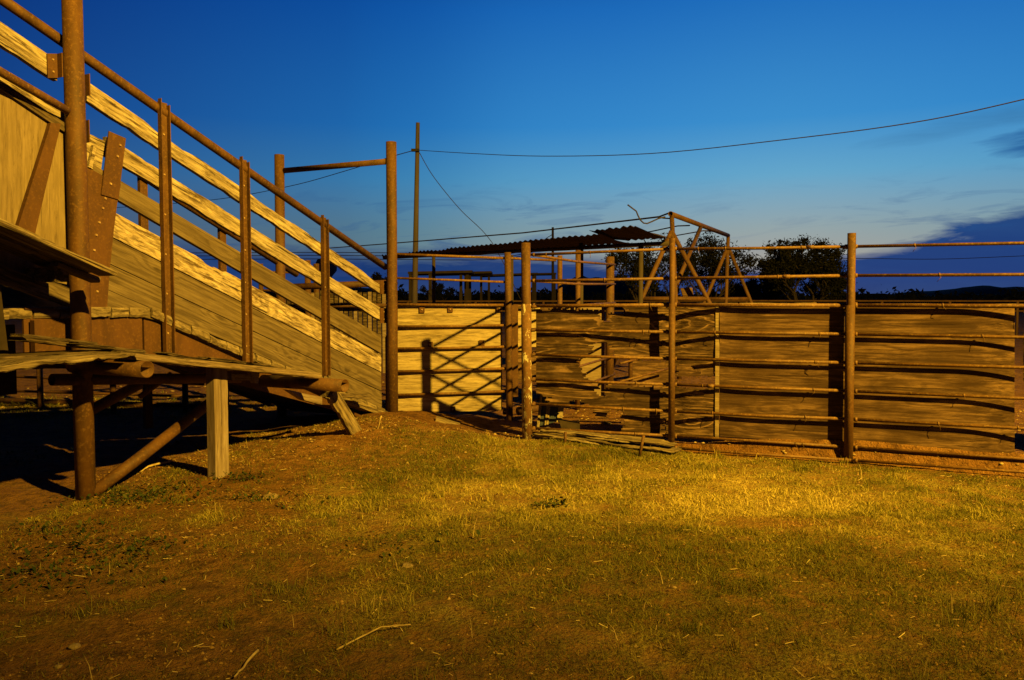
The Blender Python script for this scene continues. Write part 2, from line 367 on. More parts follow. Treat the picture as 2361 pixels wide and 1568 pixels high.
# ------------------------------------------------------------------ world: dusk sky
def world():
    w = bpy.data.worlds.new('World'); SC.world = w; w.use_nodes = True
    m = NT.__new__(NT); m.t = w.node_tree; bg = m.t.nodes['Background']
    d = m.n('ShaderNodeTexCoord').outputs['Generated']; sx = m.n('ShaderNodeSeparateXYZ'); m.l(d, sx.inputs[0])
    az = m.math('MULTIPLY', m.math('ARCTAN2', sx.outputs[0], sx.outputs[1]), 57.2958)
    el = m.math('MULTIPLY', m.math('ARCSINE', sx.outputs[2]), 57.2958)
    def lin(c): return tuple(((x/255+.055)/1.055)**2.4 if x > 10 else x/255/12.92 for x in c)
    e01 = m.math('DIVIDE', el, 90, clamp=True)
    clear = m.ramp(e01, [(0, lin((176, 158, 136))), (3.2/90, lin((164, 163, 156))), (5.0/90, lin((148, 165, 168))), (8.6/90, lin((101, 166, 202))), (12.3/90, lin((60, 142, 204))), (20/90, lin((32, 110, 187))), (27/90, lin((10, 44, 110))), (40/90, lin((3, 12, 44))), (1, lin((1, 3, 14)))])
    dist = m.math('ABSOLUTE', m.math('SUBTRACT', az, 19.0))
    dist = m.math('MINIMUM', dist, m.math('SUBTRACT', 360.0, dist))
    d01 = m.math('DIVIDE', dist, 180, clamp=True)
    mult = m.ramp(d01,  [(0, 1.0), (5/180, (.95, .98, 1)), (12/180, (.78, .90, .97)), (19/180, (.70, .85, .93)), (25/180, (.36, .60, .77)), (31/180, (.30, .52, .70)), (50/180, (.18, .20, .42)), (62/180, (.08, .09, .2)), (90/180, (.03, .03, .06)), (1, (.015, .015, .03))])
    mult.node.color_ramp.interpolation = 'B_SPLINE'
    mm = m.n('ShaderNodeMix', data_type='RGBA', blend_type='MULTIPLY'); mm.inputs[0].default_value = 1
    m.l(clear, mm.inputs[6]); m.l(mult, mm.inputs[7]); sky = mm.outputs[2]
    # physical twilight sky mixed under the gradient
    nk = m.n('ShaderNodeTexSky', sky_type='NISHITA', sun_disc=False); nk.sun_elevation = math.radians(-5); nk.sun_rotation = math.radians(19); nk.ozone_density = 5
    ad = m.n('ShaderNodeMix', data_type='RGBA', blend_type='ADD'); ad.inputs[0].default_value = .03
    m.l(sky, ad.inputs[6]); m.l(nk.outputs[0], ad.inputs[7]); sky = ad.outputs[2]
    # cloud layer, drawn in azimuth / elevation
    cv = m.n('ShaderNodeCombineXYZ'); m.l(m.math('MULTIPLY', az, .055), cv.inputs[0]); m.l(m.math('MULTIPLY', el, .34), cv.inputs[1])
    n1 = m.noise(cv.outputs[0], 1.0, 8, .58, .5)
    cv2 = m.n('ShaderNodeCombineXYZ'); m.l(m.math('ADD', m.math('MULTIPLY', az, .16), m.math('MULTIPLY', el, -.25)), cv2.inputs[0]); m.l(m.math('MULTIPLY', el, .9), cv2.inputs[1])
    n2 = m.noise(cv2.outputs[0], 1.0, 8, .62, .8)
    a01 = m.math('DIVIDE', m.math('ADD', az, 60), 120, clamp=True)
    A = lambda a: (a+60)/120
    top = m.math('MULTIPLY', m.ramp(a01, [(0, .40), (A(-30), .42), (A(-14), .42), (A(0), .40), (A(10), .31), (A(17), .25), (A(21.5), .29), (A(26), .41), (A(33), .57), (A(45), .75), (1, .5)]), 10)
    topn = m.math('ADD', top, m.math('MULTIPLY', m.math('SUBTRACT', n1, .5), 3.2))
    topn = m.math('ADD', topn, m.math('MULTIPLY', m.math('SUBTRACT', n2, .5), 2.3))
    soft = m.ramp(a01, [(A(-20), 1.6), (A(10), 1.2), (A(20), .95), (A(30), .85)])
    bank = m.math('DIVIDE', m.math('SUBTRACT', topn, el), soft, clamp=True)
    bank = m.math('SMOOTH_MIN', bank, .97, .1)
    bcol = m.ramp(e01, [(0, lin((36, 58, 112))), (1.6/90, lin((20, 56, 122))), (6/90, lin((18, 60, 122)))])
    bl = m.ramp(a01, [(A(-25), .75), (A(0), .85), (A(24), 1.0)])
    mb_ = m.n('ShaderNodeMix', data_type='RGBA', blend_type='MULTIPLY'); mb_.inputs[0].default_value = 1; m.l(bcol, mb_.inputs[6]); m.l(bl, mb_.inputs[7])
    lilac = m.ramp(n2, [(.45, 0), (.66, .10)])
    lilac = m.math('MULTIPLY', lilac, m.ramp(a01, [(A(-5), 1), (A(14), 0)]))
    bc2 = m.mix(lilac, mb_.outputs[2], lin((96, 104, 140)))
    bc2 = m.mix(m.math('MULTIPLY', m.ramp(n1, [(.46, 0), (.66, 1)]), .22), bc2, lin((52, 92, 146)))
    sky = m.mix(bank, sky, bc2)
    # wisps above the bank
    band = m.ramp(e01, [(2/90, 0), (4/90, 1), (6.5/90, .8), (9/90, 0)])
    wis = m.math('MULTIPLY', m.ramp(n2, [(.52, 0), (.70, .75)]), band)
    wis = m.math('MULTIPLY', wis, m.ramp(a01, [(A(-25), .6), (A(6), .9), (A(12), .4), (A(18), .25), (A(26), .7)]))
    sky = m.mix(wis, sky, lin((36, 82, 140)))
    # lone dark cloud at the right
    ex = m.math('DIVIDE', m.math('SUBTRACT', az, 36.5), 6.2); ey = m.math('DIVIDE', m.math('SUBTRACT', el, 9.55), 1.1)
    rr = m.math('SUBTRACT', 1.0, m.math('ADD', m.math('MULTIPLY', ex, ex), m.math('MULTIPLY', ey, ey)))
    rr = m.math('ADD', rr, m.math('MULTIPLY', m.math('SUBTRACT', n2, .5), 2.0))
    sky = m.mix(m.math('MULTIPLY', m.math('MULTIPLY', rr, 1.2, clamp=True), .85), sky, lin((32, 88, 150)))
    ex = m.math('DIVIDE', m.math('SUBTRACT', az, 34), 11.0); ey = m.math('DIVIDE', m.math('SUBTRACT', m.math('SUBTRACT', el, m.math('MULTIPLY', m.math('SUBTRACT', az, 30), .12)), 10.9), .8)
    rr = m.math('SUBTRACT', 1.0, m.math('ADD', m.math('MULTIPLY', ex, ex), m.math('MULTIPLY', ey, ey)))
    rr = m.math('ADD', rr, m.math('MULTIPLY', m.math('SUBTRACT', n2, .5), 2.2))
    sky = m.mix(m.math('MULTIPLY', m.math('MULTIPLY', rr, .9, clamp=True), .4), sky, lin((52, 106, 152)))
    m.l(sky, bg.inputs[0]); bg.inputs[1].default_value = 1.0
world()
# ------------------------------------------------------------------ ground
def turf_density(x, y):
    """0 bare dirt .. 1 thick grass"""
    n = vfb(x*.9+5, y*.9+2, 4); n2 = vfb(x*3+9, y*3, 3)
    d = np.clip((x+1.5+(n-.47)*2.6+np.clip(y-4.2, -2, 3)*.10)/1.1, 0, 1)
    d = np.maximum(d, .2+.6*np.clip((n2-.40)*6, 0, 1)*np.clip((n-.34)*6, 0, 1))
    # pen side of the fence is bare
    off = (x-FA.x)*FN.x+(y-FA.y)*FN.y
    kk = (x-FA.x)*FD.x+(y-FA.y)*FD.y
    d = d*np.clip((off-.05*np.clip(kk-1.3, 0, 1.2)+.03+.12*(n2-.45))/.12, 0, 1)
    # bare hollow between chute and first post, dirt mound
    d = d*(1-.9*gauss(x, y, -.55, 8.1, .85, .65))*(1-.92*gauss(x, y, -1.7, 7.2, .75, .8))
    d = d*(1-.8*gauss(x, y, 1.75, 4.95, .42, .13))*(1-.55*gauss(x, y, -.2, 5.6, .5, .16))
    d = d*(1-.45*np.clip((3.7-y)/.9, 0, 1)*np.clip((n-.35)*5, 0, 1))
    d = d*(y < 8.3)+(y >= 8.3)*0
    d = np.maximum(d, gauss(x, y, -6.3, 10.3, 2.4, .9)*1.3*(x < -2.4))
    d = np.where((x-CO.x)*CN.x+(y-CO.y)*CN.y < 0, np.where(y > 9.2, d, d*.4), d)
    return np.clip(d, 0, 1)
def dry_and_light_pool(x, y):
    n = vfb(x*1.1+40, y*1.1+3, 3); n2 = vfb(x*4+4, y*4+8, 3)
    d = .20+(n-.44)*1.3+(n2-.44)*1.2+.66*gauss(x, y, 1.25, 5.75, 1.5, .85)+.42*gauss(x, y, 1.7, 5.3, .85, .3)-.22*np.clip((4.9-y), 0, 1.0)-.26*np.clip(x-2.3, 0, 1.5)  # lamp's light pool and its falloff painted in, over random dry patches
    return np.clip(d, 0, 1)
def ground():
    def axis(lo, hi, st, far):
        a = list(np.arange(lo, hi+1e-6, st)); g = st*1.6; x = hi
        while x < far: x += g; g *= 1.32; a.append(x)
        g = st*1.6; x = lo; b = []
        while x > -far: x -= g; g *= 1.32; b.append(x)
        return np.array(b[::-1]+a)
    xs = axis(-9, 9, .07, 5000); ys = axis(.6, 15, .07, 5000)
    X, Y = np.meshgrid(xs, ys); Z = ground_z(X, Y)
    nx, ny = len(xs), len(ys); co = np.stack([X, Y, Z], -1).reshape(-1, 3)
    i = np.arange(nx-1)[None, :]+np.arange(ny-1)[:, None]*nx
    q = np.stack([i, i+1, i+nx+1, i+nx], -1).reshape(-1, 4)
    me = bpy.data.meshes.new('ground'); me.vertices.add(len(co)); me.vertices.foreach_set('co', co.ravel())
    me.loops.add(q.size); me.loops.foreach_set('vertex_index', q.ravel())
    me.polygons.add(len(q)); me.polygons.foreach_set('loop_start', np.arange(len(q))*4)
    me.polygons.foreach_set('use_smooth', np.ones(len(q), bool))
    me.update(); me.validate()
    at = me.attributes.new('turf', 'FLOAT', 'POINT'); at.data.foreach_set('value', turf_density(co[:, 0], co[:, 1]).astype(np.float32))
    at = me.attributes.new('dry', 'FLOAT', 'POINT'); at.data.foreach_set('value', dry_and_light_pool(co[:, 0], co[:, 1]).astype(np.float32))
    me.materials.append(M['dirt']); o = bpy.data.objects.new('ground', me); COL.objects.link(o); o['kind'] = 'structure'
ground()
def bank():
    ks = np.arange(.75, 6.2, .02); ofs = np.concatenate([np.arange(-.05, .16, .008), np.arange(.17, .36, .03)])
    K, O = np.meshgrid(ks, ofs); X = FA.x+FD.x*K-FN.x*O; Y = FA.y+FD.y*K-FN.y*O; Z = ground_z(X, Y, True)
    Z = np.where(O < -.03, Z-.03, Z); Z = np.where((O > .3) | (K < .8) | (K > 6.1), Z-.06, Z)
    n, m = len(ks), len(ofs); i = np.arange(n-1)[None, :]+np.arange(m-1)[:, None]*n; q = np.stack([i, i+1, i+n+1, i+n], -1).reshape(-1, 4)
    me = bpy.data.meshes.new('ground_bank'); co = np.stack([X, Y, Z], -1).reshape(-1, 3); me.vertices.add(len(co)); me.vertices.foreach_set('co', co.ravel())
    me.loops.add(q.size); me.loops.foreach_set('vertex_index', q.ravel()); me.polygons.add(len(q)); me.polygons.foreach_set('loop_start', np.arange(len(q))*4); me.update(); me.validate()
    me.materials.append(M['dirt']); o = bpy.data.objects.new('ground_bank', me); COL.objects.link(o); o['kind'] = 'structure'
bank()
def tri_mesh(name, V, Fs, mat):
    me = bpy.data.meshes.new(name); n = Fs.shape[1]
    me.vertices.add(len(V)); me.vertices.foreach_set('co', V.astype(np.float32).ravel())
    me.loops.add(Fs.size); me.loops.foreach_set('vertex_index', Fs.astype(np.int32).ravel())
    me.polygons.add(len(Fs)); me.polygons.foreach_set('loop_start', np.arange(len(Fs))*n)
    me.update(); me.materials.append(mat)
    o = bpy.data.objects.new(name, me); COL.objects.link(o); return o
def blades(name, x, y, h, w, lean, mat):
    n = len(x); z = ground_z(x, y)-.004
    a = rng.random(n)*2*np.pi; b = rng.random(n)*2*np.pi
    sx, sy = np.cos(a)*w*.5, np.sin(a)*w*.5; lx, ly = np.cos(b)*lean*h, np.sin(b)*lean*h
    up = h*np.sqrt(np.clip(1-lean**2*.75, .05, 1))
    V = np.empty((n, 5, 3))
    V[:, 0] = np.stack([x-sx, y-sy, z], -1); V[:, 1] = np.stack([x+sx, y+sy, z], -1)
    V[:, 2] = np.stack([x+sx*.8+lx*.35, y+sy*.8+ly*.35, z+up*.6], -1); V[:, 3] = np.stack([x-sx*.8+lx*.35, y-sy*.8+ly*.35, z+up*.6], -1)
    V[:, 4] = np.stack([x+lx, y+ly, z+up], -1)
    base = np.arange(n)*5
    T = np.concatenate([np.stack([base, base+1, base+2], -1), np.stack([base, base+2, base+3], -1), np.stack([base+3, base+2, base+4], -1)])
    o = tri_mesh(name, V.reshape(-1, 3), T, mat)
    at = o.data.attributes.new('dry', 'FLOAT', 'POINT'); at.data.foreach_set('value', np.repeat(dry_and_light_pool(x, y), 5).astype(np.float32)); return o
def grass():
    X = []; Y = []; Hh = []; Ln = []; Wd = []
    for (x0, x1, y0, y1, dens, hh, ww) in ((-2.6, 2.8, 2.2, 3.6, 15000, .030, .0022), (-3.2, 3.4, 3.6, 5.2, 12500, .034, .0028), (-3.2, 7.0, 5.0, 8.3, 8200, .038, .0038), (-9, -2.4, 8.6, 12, 1500, .06, .007)):
        n = int((x1-x0)*(y1-y0)*dens); x = x0+(x1-x0)*rng.random(n); y = y0+(y1-y0)*rng.random(n)
        d = turf_density(x, y); cl = vfb(x*5+1, y*5+7, 3)
        k = rng.random(n) < d*np.clip(.25+(cl-.33)*4.2, .12, 1.0); x, y, d, cl = x[k], y[k], d[k], cl[k]; n = len(x)
        h = hh*(.35+.85*rng.random(n))*(.65+.9*np.clip(cl-.2, 0, 1))*(1+1.1*(rng.random(n) > .985))
        ln = np.clip(.25+.75*rng.random(n), 0, 1)
        flat = rng.random(n) < .48; ln = np.where(flat, .98, ln)
        X.append(x); Y.append(y); Hh.append(h*np.where(flat, 1.3, 1)); Ln.append(ln); Wd.append(ww*(.6+.8*rng.random(n)))
    for _ in range(220):
        cx, cy = -2.6+6*rng.random(), 2.5+5.0*rng.random()
        if rng.random() > turf_density(np.array([cx]), np.array([cy]))[0]: continue
        n = rng.integers(25, 70); r = .02+.05*rng.random(); x = cx+rng.normal(0, r, n); y = cy+rng.normal(0, r, n)
        X.append(x); Y.append(y); Hh.append((.04+.05*rng.random())*(.5+.8*rng.random(n))); Ln.append(.2+.6*rng.random(n)); Wd.append(np.full(n, .0026)*(.7+.6*rng.random(n))*(1 if cy < 4.5 else 1.4))
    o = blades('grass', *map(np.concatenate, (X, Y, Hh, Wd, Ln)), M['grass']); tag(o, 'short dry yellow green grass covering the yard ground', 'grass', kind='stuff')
    # scattered tall dry stems
    n = 150; x = -2.6+6*rng.random(n); y = 2.6+4.6*rng.random(n); k = rng.random(n) < .35+.4*turf_density(x, y); x, y = x[k], y[k]; n = len(x)
    o = blades('dry_stems', x, y, .06+.10*rng.random(n), .0022+.0016*rng.random(n), .15+.4*rng.random(n), M['stick']); tag(o, 'thin dry stems standing among the short grass', 'dry stems', kind='stuff')
    # broadleaf weeds in patches
    L = []
    for (u, v, r, c) in ((330, 1150, .42, 900), (560, 1105, .16, 260), (250, 1270, .40, 520), (90, 1330, .45, 480), (140, 1225, .3, 300), (600, 1150, .3, 200), (930, 1250, .4, 160), (1265, 1165, .12, 140), (40, 1060, .5, 200)):
        p = on_ground(u, v); q = rng.normal(0, 1, (c, 2))*np.array([r, r*.55])*.6
        L.append(np.stack([p.x+q[:, 0], p.y+q[:, 1]], -1))
    P = np.concatenate(L); n = len(P); z = ground_z(P[:, 0], P[:, 1])+.004+.045*rng.random(n)**1.5
    a = rng.random(n)*6.283; s = .004+.013*rng.random(n)**2; tl = rng.normal(0, .6, (n, 2))
    V = np.empty((n, 6, 3))
    for k in range(6):
        q = a+k*np.pi/3; rad = s*(1 if k % 3 == 0 else .62)
        dx, dy = np.cos(q)*rad, np.sin(q)*rad; V[:, k] = np.stack([P[:, 0]+dx, P[:, 1]+dy, z+dx*tl[:, 0]+dy*tl[:, 1]], -1)
    o = tri_mesh('low_weeds', V.reshape(-1, 3), np.arange(n*6).reshape(n, 6), M['weed']); tag(o, 'low dark broadleaf weeds creeping over the bare dirt', 'weeds', kind='stuff')
    # straw and twig litter lying flat
    n = 7000; x = -3+7.5*rng.random(n); y = 2.3+6.2*rng.random(n); z = ground_z(x, y)+.006
    off = (x-FA.x)*FN.x+(y-FA.y)*FN.y; k = (off > .05) & (rng.random(n) < .55); x, y, z = x[k], y[k], z[k]; n = len(x)
    a = rng.random(n)*6.283; l = .006+.024*rng.random(n)**3; w = .0005+.0006*rng.random(n)
    dx, dy = np.cos(a)*l, np.sin(a)*l; px, py = -np.sin(a)*w, np.cos(a)*w; tz = rng.normal(0, .006, n)
    V = np.stack([np.stack([x-dx-px, y-dy-py, z-tz], -1), np.stack([x-dx+px, y-dy+py, z-tz+.002], -1), np.stack([x+dx+px, y+dy+py, z+tz+.002], -1), np.stack([x+dx-px, y+dy-py, z+tz], -1)], 1)
    o = tri_mesh('straw_litter', V.reshape(-1, 3), np.arange(n*4).reshape(n, 4), leaf('straw', [(0, (.22, .15, .06)), (1, (.5, .4, .2))], trans=.1)); tag(o, 'broken straw and twig litter strewn over the dirt', 'litter', kind='stuff')
grass()
def grit():
    # crumbs, clods and plant scraps on the soil
    n = 60000; x = -3.4+7.4*rng.random(n); y = 2.25+6.0*rng.random(n)**1.25; z = ground_z(x, y)+.002
    off = (x-FA.x)*FN.x+(y-FA.y)*FN.y; k = (off > -.05) & (rng.random(n) < 1.05-.75*turf_density(x, y)) & (vfb(x*2.2, y*2.2, 3) > .30+.2*rng.random(n)); x, y, z = x[k], y[k], z[k]; n = len(x)
    s = (.0022+.007*rng.random(n)**3)*(.6+.12*y); a = rng.random(n)*6.283; V = np.empty((n, 5, 3))
    for q in range(4):
        r = s*(.6+.7*rng.random(n)); V[:, q] = np.stack([x+np.cos(a+q*1.57)*r*1.3, y+np.sin(a+q*1.57)*r, z-.001+0*r], -1)
    V[:, 4] = np.stack([x, y, z+s*(.5+.8*rng.random(n))], -1)
    b = np.arange(n)*5; T = np.concatenate([np.stack([b+q, b+(q+1) % 4, b+4], -1) for q in range(4)])
    o = tri_mesh('soil_crumbs', V.reshape(-1, 3), T, leaf('soil_crumb', [(0, (.035, .018, .007)), (.45, (.10, .052, .018)), (.75, (.19, .11, .04)), (.95, (.24, .155, .06)), (1, (.32, .23, .10))], trans=0)); tag(o, 'soil crumbs and clods littering the bare dirt', 'soil crumbs', kind='stuff')
grit()
def stone_mesh(r, sq=.55, seed=0):
    import bmesh
    bm = bmesh.new(); bmesh.ops.create_icosphere(bm, subdivisions=2 if r == 1 else 3, radius=r)
    for v in bm.verts:
        q = v.co/r+Vector((seed, seed*2, 0)); d = 1+.45*mnoise.noise(q*1.3)+.16*mnoise.noise(q*3.7)+.05*mnoise.noise(q*9); v.co *= d; v.co.z *= sq
    vs = [v.co.copy() for v in bm.verts]; fs = [[v.index for v in f.verts] for f in bm.faces]; bm.free(); return vs, fs
def pebbles():
    # gravel of the pen floor and stones in the dirt: one mass
    mb = []; fb_ = []; b = 0
    protos = [stone_mesh(1, .6, k*3.1) for k in range(6)]
    def put(x, y, r, near=False):
        nonlocal b
        vs, fs = random.choice(protos); a = random.random()*6.28; c, s_ = math.cos(a), math.sin(a); z = (bank_z if near else gz)(x, y)+r*.15
        mb.append(np.array([(x+r*(v.x*c-v.y*s_)*1.25, y+r*(v.x*s_+v.y*c)*.85, z+r*v.z) for v in vs])); fb_.append(np.array(fs)+b); b += len(vs)
    for _ in range(3000):
        k = random.random()*6.5-.4; off = random.random()**1.3*3.2+.02
        p = FA+FD*k-FN*off; put(p.x, p.y, .003+.013*random.random()**4, .7 < k < 6.2 and off < .36)
    for _ in range(260): put(-3.0+5.5*random.random(), 2.6+5.2*random.random(), .003+.008*random.random()**4)
    for _ in range(300): put(-8+6*random.random(), 9.5+4*random.random(), .008+.02*random.random()**3)
    for _ in range(120): put(-2.2+1.8*random.random(), 6.6+1.8*random.random(), .004+.009*random.random()**3)
    o = tri_mesh('gravel', np.concatenate(mb), np.concatenate(fb_), M['gravel']); tag(o, 'pale gravel scattered over the bare pen floor', 'gravel', kind='stuff')
pebbles()
def stone(u, v, r, label, sq=.55, seed=1):
    p = on_ground(u, v); vs, fs = stone_mesh(r, sq, seed); mb = MB().add([q+p+Vector((0, 0, r*.2)) for q in vs], fs)
    o = mb.build('stone', M['stone'], None, Matrix.Translation(p), True); o.location.z -= r*sq*.35; tag(o, label, 'stone', 'loose stones in the yard')
stone(495, 1100, .042, 'flat pale stone lying at the foot of the squared wooden post', .4, 1)
stone(625, 1148, .052, 'lumpy pale stone on bare dirt right of the squared wooden post', .55, 5)
stone(172, 1588-95, .022, 'rounded pale stone low in the bottom left corner of the yard', .8, 8)
stone(133, 1539, .016, 'small round stone near the bottom edge left of the sticks', .8, 11)
stone(938, 1306, .032, 'dull brown stone half sunk in the middle of the thin grass', .5, 14)
stone(1398, 978, .055, 'round pale rock inside the pen behind the broken plywood hole', .7, 17)
def stick(pts, r, label):
    P = []
    for (u, v, h) in pts:
        p = on_ground(u, v); p.z += h; P.append(p)
    Q = []
    for a, b in zip(P, P[1:]):
        for k in range(4): Q.append(a.lerp(b, k/4)+Vector((random.uniform(-1, 1), random.uniform(-1, 1), random.uniform(-.5, .5)))*r*.6)
    Q.append(P[-1]); n = len(Q)
    mb = tube(MB(), Q, [r*(1-.5*i/n) for i in range(n)], 7, wob=.2); o = mb.build('stick', M['stick'], None, None, True); tag(o, label, 'stick', 'dry sticks on the ground')
stick([(947, 1450, .02), (880, 1462, .03), (830, 1478, .015), (775, 1502, .006)][::-1], .0045, 'thin bent dry stick lying across the thin foreground grass')
stick([(1023-430, 1507, .012), (560, 1545, .012), (540, 1567, .01)], .006, 'straight dry stick at the very bottom edge of the yard')
stick([(395, 1088-20, .02), (340, 1082, .02), (322, 1090, .01)], .011, 'short split board piece lying behind the diagonal pipe brace')
stick([(880, 988, .12), (868, 1010, .06), (836, 1030, .01)], .007, 'pale curved twig leaning beside the tilted plank prop')
# ------------------------------------------------------------------ loading chute
def pipe_v(name, ub, vb, D, vt, r, parent, mat, ut=None, seg=20, sink=.25, wob=.0):
    b = W(ub, vb, D)
    if ut is None: ut = ub
    t = W(ut, vt, D); d = (t-b).normalized()
    mb = tube(MB(), [b-d*sink, b.lerp(t, .33), b.lerp(t, .66), t], r, seg)
    return mb.build(name, mat, parent, Matrix.Translation(b), True)
chute = thing('loading_chute', S(1.9, -.8, 0), 'sloping cattle loading chute with plank sides and rusted steel posts', 'chute')
TH = -CN*.045
def cplank(u1, t1, b1, u2, t2, b2, mat, t=0.0, **k):
    return plank('side_plank', CP(u1, t1, t), CP(u2, t2, t), CP(u2, b2, t), CP(u1, b1, t), TH, mat, chute, **k)
lx = lambda u, a, b: a[1]+(u-a[0])*(b[1]-a[1])/(b[0]-a[0])
def line(a, b): return lambda u: lx(u, a, b)
T1, B1 = line((0, 48.5), (876, 652)), line((0, 101.5), (876, 676))
T2, B2 = line((290, 341), (876, 708.7)), line((284, 382), (876, 738))
T3, B3 = line((279, 416.7), (877, 773.7)), line((273.5, 461), (877, 813))
T4, B4 = line((269, 491.7), (877, 816)), line((264.7, 550.5), (877, 857.5))
B5 = line((259, 611), (878.6, 901.6)); B6 = line((250, 668), (880, 940))
cplank(-150, T1(-150), B1(-150), 133, T1(133), B1(133), M['old'], rag=.012, nx=30)
cplank(186, T1(186), B1(186), 879, T1(879), B1(879), M['old'], rag=.018, nx=90)
cplank(-150, T2(-150), B2(-150), 168, T2(168), B2(168), M['old'], rag=.012, nx=30)
cplank(246, T2(246), B2(246), 879, T2(879), B2(879), M['old'], rag=.014, nx=80)
cplank(215, T3(215), B3(215), 879, T3(879), B3(879), M['gray'], nx=40)
cplank(215, T4(215), B4(215)-2, 879, T4(879), B4(879)-1, M['knotty'], rag=.05, ragb=.004, nx=110, nz=7, rough=.004)
cplank(215, B4(215)+1, B5(215)-1, 879, B4(879)+1, B5(879)-1, M['gray'], nx=40)
cplank(215, B5(215)+1, B6(215), 880, B5(880)+1, B6(880), M['gray'], nx=40)
plank('side_plank', CP(215, B6(215)+1), CP(470, B6(470)+1), CP(455, 762), CP(215, 702), TH, M['gray'], chute)
o = plank('side_plank', CP(186, 297, -.002), CP(243, 324, -.002), CP(232, 398, -.002), CP(184, 378, -.002), TH, M['old'], chute, rag=.008, nx=12)
plank('cleat', CP(216, 334, .03), CP(223, 337, .03), CP(213, 388, .03), CP(205, 385, .03), -CN*.03, M['old'], chute, nx=6, nz=8)
# handrail along the near side
mb = tube(MB(), [CP(-120, -87, -.01), CP(70, 44, -.01), CP(480, 331, -.01), CP(889, 616, -.01)], .037, 16); mb.build('top_rail', M['rust'], chute, None, True)
# channel posts
def channel(name, ut, vt, ub, vb, wd=.082, t0=.003, holes=6, mat=None):
    a = CP(ub, vb, t0); b = CP(ut, vt, t0); h = b.z-a.z; a = Vector(((a.x+b.x)/2, (a.y+b.y)/2, a.z)); mb = MB(); Z = Vector((0, 0, h))
    box(mb, a-CD*(wd/2), CD*wd, CN*.007, Z)
    box(mb, a-CD*(wd/2)+CN*.0072, CD*.008, CN*.036, Z+Vector((0, 0, -.018))); box(mb, a+CD*(wd/2-.008)+CN*.0072, CD*.008, CN*.036, Z+Vector((0, 0, .02)))
    for k in range(holes):
        bolt(mb, a+Z*((k+.6)/(holes+.4))+CN*.0072+CD*random.uniform(-.006, .006), CN, .010)
    return mb.build(name, [mat or M['rust'], M['bolt']], chute)
channel('channel_post', 373, 236, 387, 822, .088); channel('channel_post', 559, 368, 568, 842, .088); channel('channel_post', 743, 501, 751, 866, .082)
channel('channel_post', 890, 777, 893, 944, .05, .0, 7, M['plate'])
mb = MB(); a = CP(902, 944, -.03); b = CP(901, 700, -.03); box(mb, a-CD*.02, CD*.05, CN*.03, Vector((0, 0, b.z-a.z))); mb.build('end_channel', M['plate'], chute)
# gate frame posts at the ramp foot
C3 = pipe_v('end_post', 906, 958, 8.96, 327.5, .0605, chute, M['rust'], 902)
bb = Vector((CO.x, CO.y, 0))-CN*1.62; u_b, v_b = proj(bb)
t = W(644, 357, bb.y); mb = tube(MB(), [Vector((bb.x+.03, bb.y, -.2)), t], .060, 18); mb.build('end_post', M['rust'], chute, None, True)
a = W(891, 372.5, 8.96); b = W(654, 393.5, bb.y); mb = tube(MB(), [a, b], .034, 14); mb.build('cross_bar', M['rust'], chute, None, True)
# tall post by the dock
LP0 = W(198, 1150, 5.6); LP1 = W(163.5, -90, 5.62)
mb = tube(MB(), [LP0-Vector((0, 0, .3)), LP0.lerp(LP1, .3), LP0.lerp(LP1, .6), LP1], .0668, 24); mb.build('tall_post', M['rust'], chute, Matrix.Translation(LP0), True)
# plank brackets
def bracket(u0, v0, u1, v1, t=.004):
    a = CP(u0, v1, t); b = CP(u1, v1, t); c = CP(u0, v0, t); mb = MB(); z = Vector((0, 0, c.z-a.z))
    box(mb, a, b-a, CN*.008, z); box(mb, b+CN*.0082-(b-a).normalized()*.008, (b-a).normalized()*.008, CN*.05, z)
    m_ = a.lerp(b, .5)
    for k in (.25, .75): bolt(mb, m_+z*k+CN*.008, CN, .009)
    mb.build('bracket', [M['plate'], M['bolt']], chute)
bracket(109, 124, 134, 180); bracket(876, 647, 893, 678); bracket(876, 710, 893, 745); bracket(178, 172, 197, 222); bracket(178, 278, 196, 330)
# rusted plates bolted over the planks at the dock corner
def poly_plate(name, pts, t, th, mat, bolts=(), parent=None):
    P = [CP(u, v, t) for u, v in pts]; Q = [p-CN*th for p in P]; n = len(P); mb = MB()
    fs = [tuple(range(n)), tuple(range(2*n-1, n-1, -1))]+[(i, n+i, n+(i+1) % n, (i+1) % n) for i in range(n)]
    mb.add(P+Q, fs)
    for u, v in bolts: bolt(mb, CP(u, v, t+.001), CN, .011)
    return mb.build(name, [mat, M['bolt']], parent or chute)
poly_plate('corner_plate', [(176, 360), (190, 379), (237, 405), (279, 425), (272, 459), (263, 527), (253, 624), (245.6, 731), (176, 727)], .012, .008, M['plate'],
           [(243, 458), (237, 480), (229, 513), (222, 542), (217, 577), (224, 672), (203, 668), (190, 690)])
poly_plate('splice_plate', [(251.5, 302), (290.6, 319), (273.5, 460), (234, 448.5)], .024, .010, M['plate'], [(277, 335), (271, 361), (255, 424)])
# cladding sheet uphill of the tall post, its brace and strip
PT = line((10, 207), (135, 291))
sheet('cladding_sheet', lambda b, a: CP(-160+a*335, (590+a*70)*(1-b)+PT(-160+a*335)*b, .03), 24, 20, -CN*.015, M['cladding'], chute)
plank('sheet_brace', CP(118, 283, .075), CP(141, 285, .075), CP(76, 560, .075), CP(30, 560, .075), -CN*.04, M['plate'], chute, nx=8, nz=20)
plank('sheet_rim', CP(-150, PT(-150)-18, .06), CP(150, PT(150)-18, .06), CP(150, PT(150)+3, .06), CP(-150, PT(-150)+3, .06), -CN*.028, M['deck'], chute)
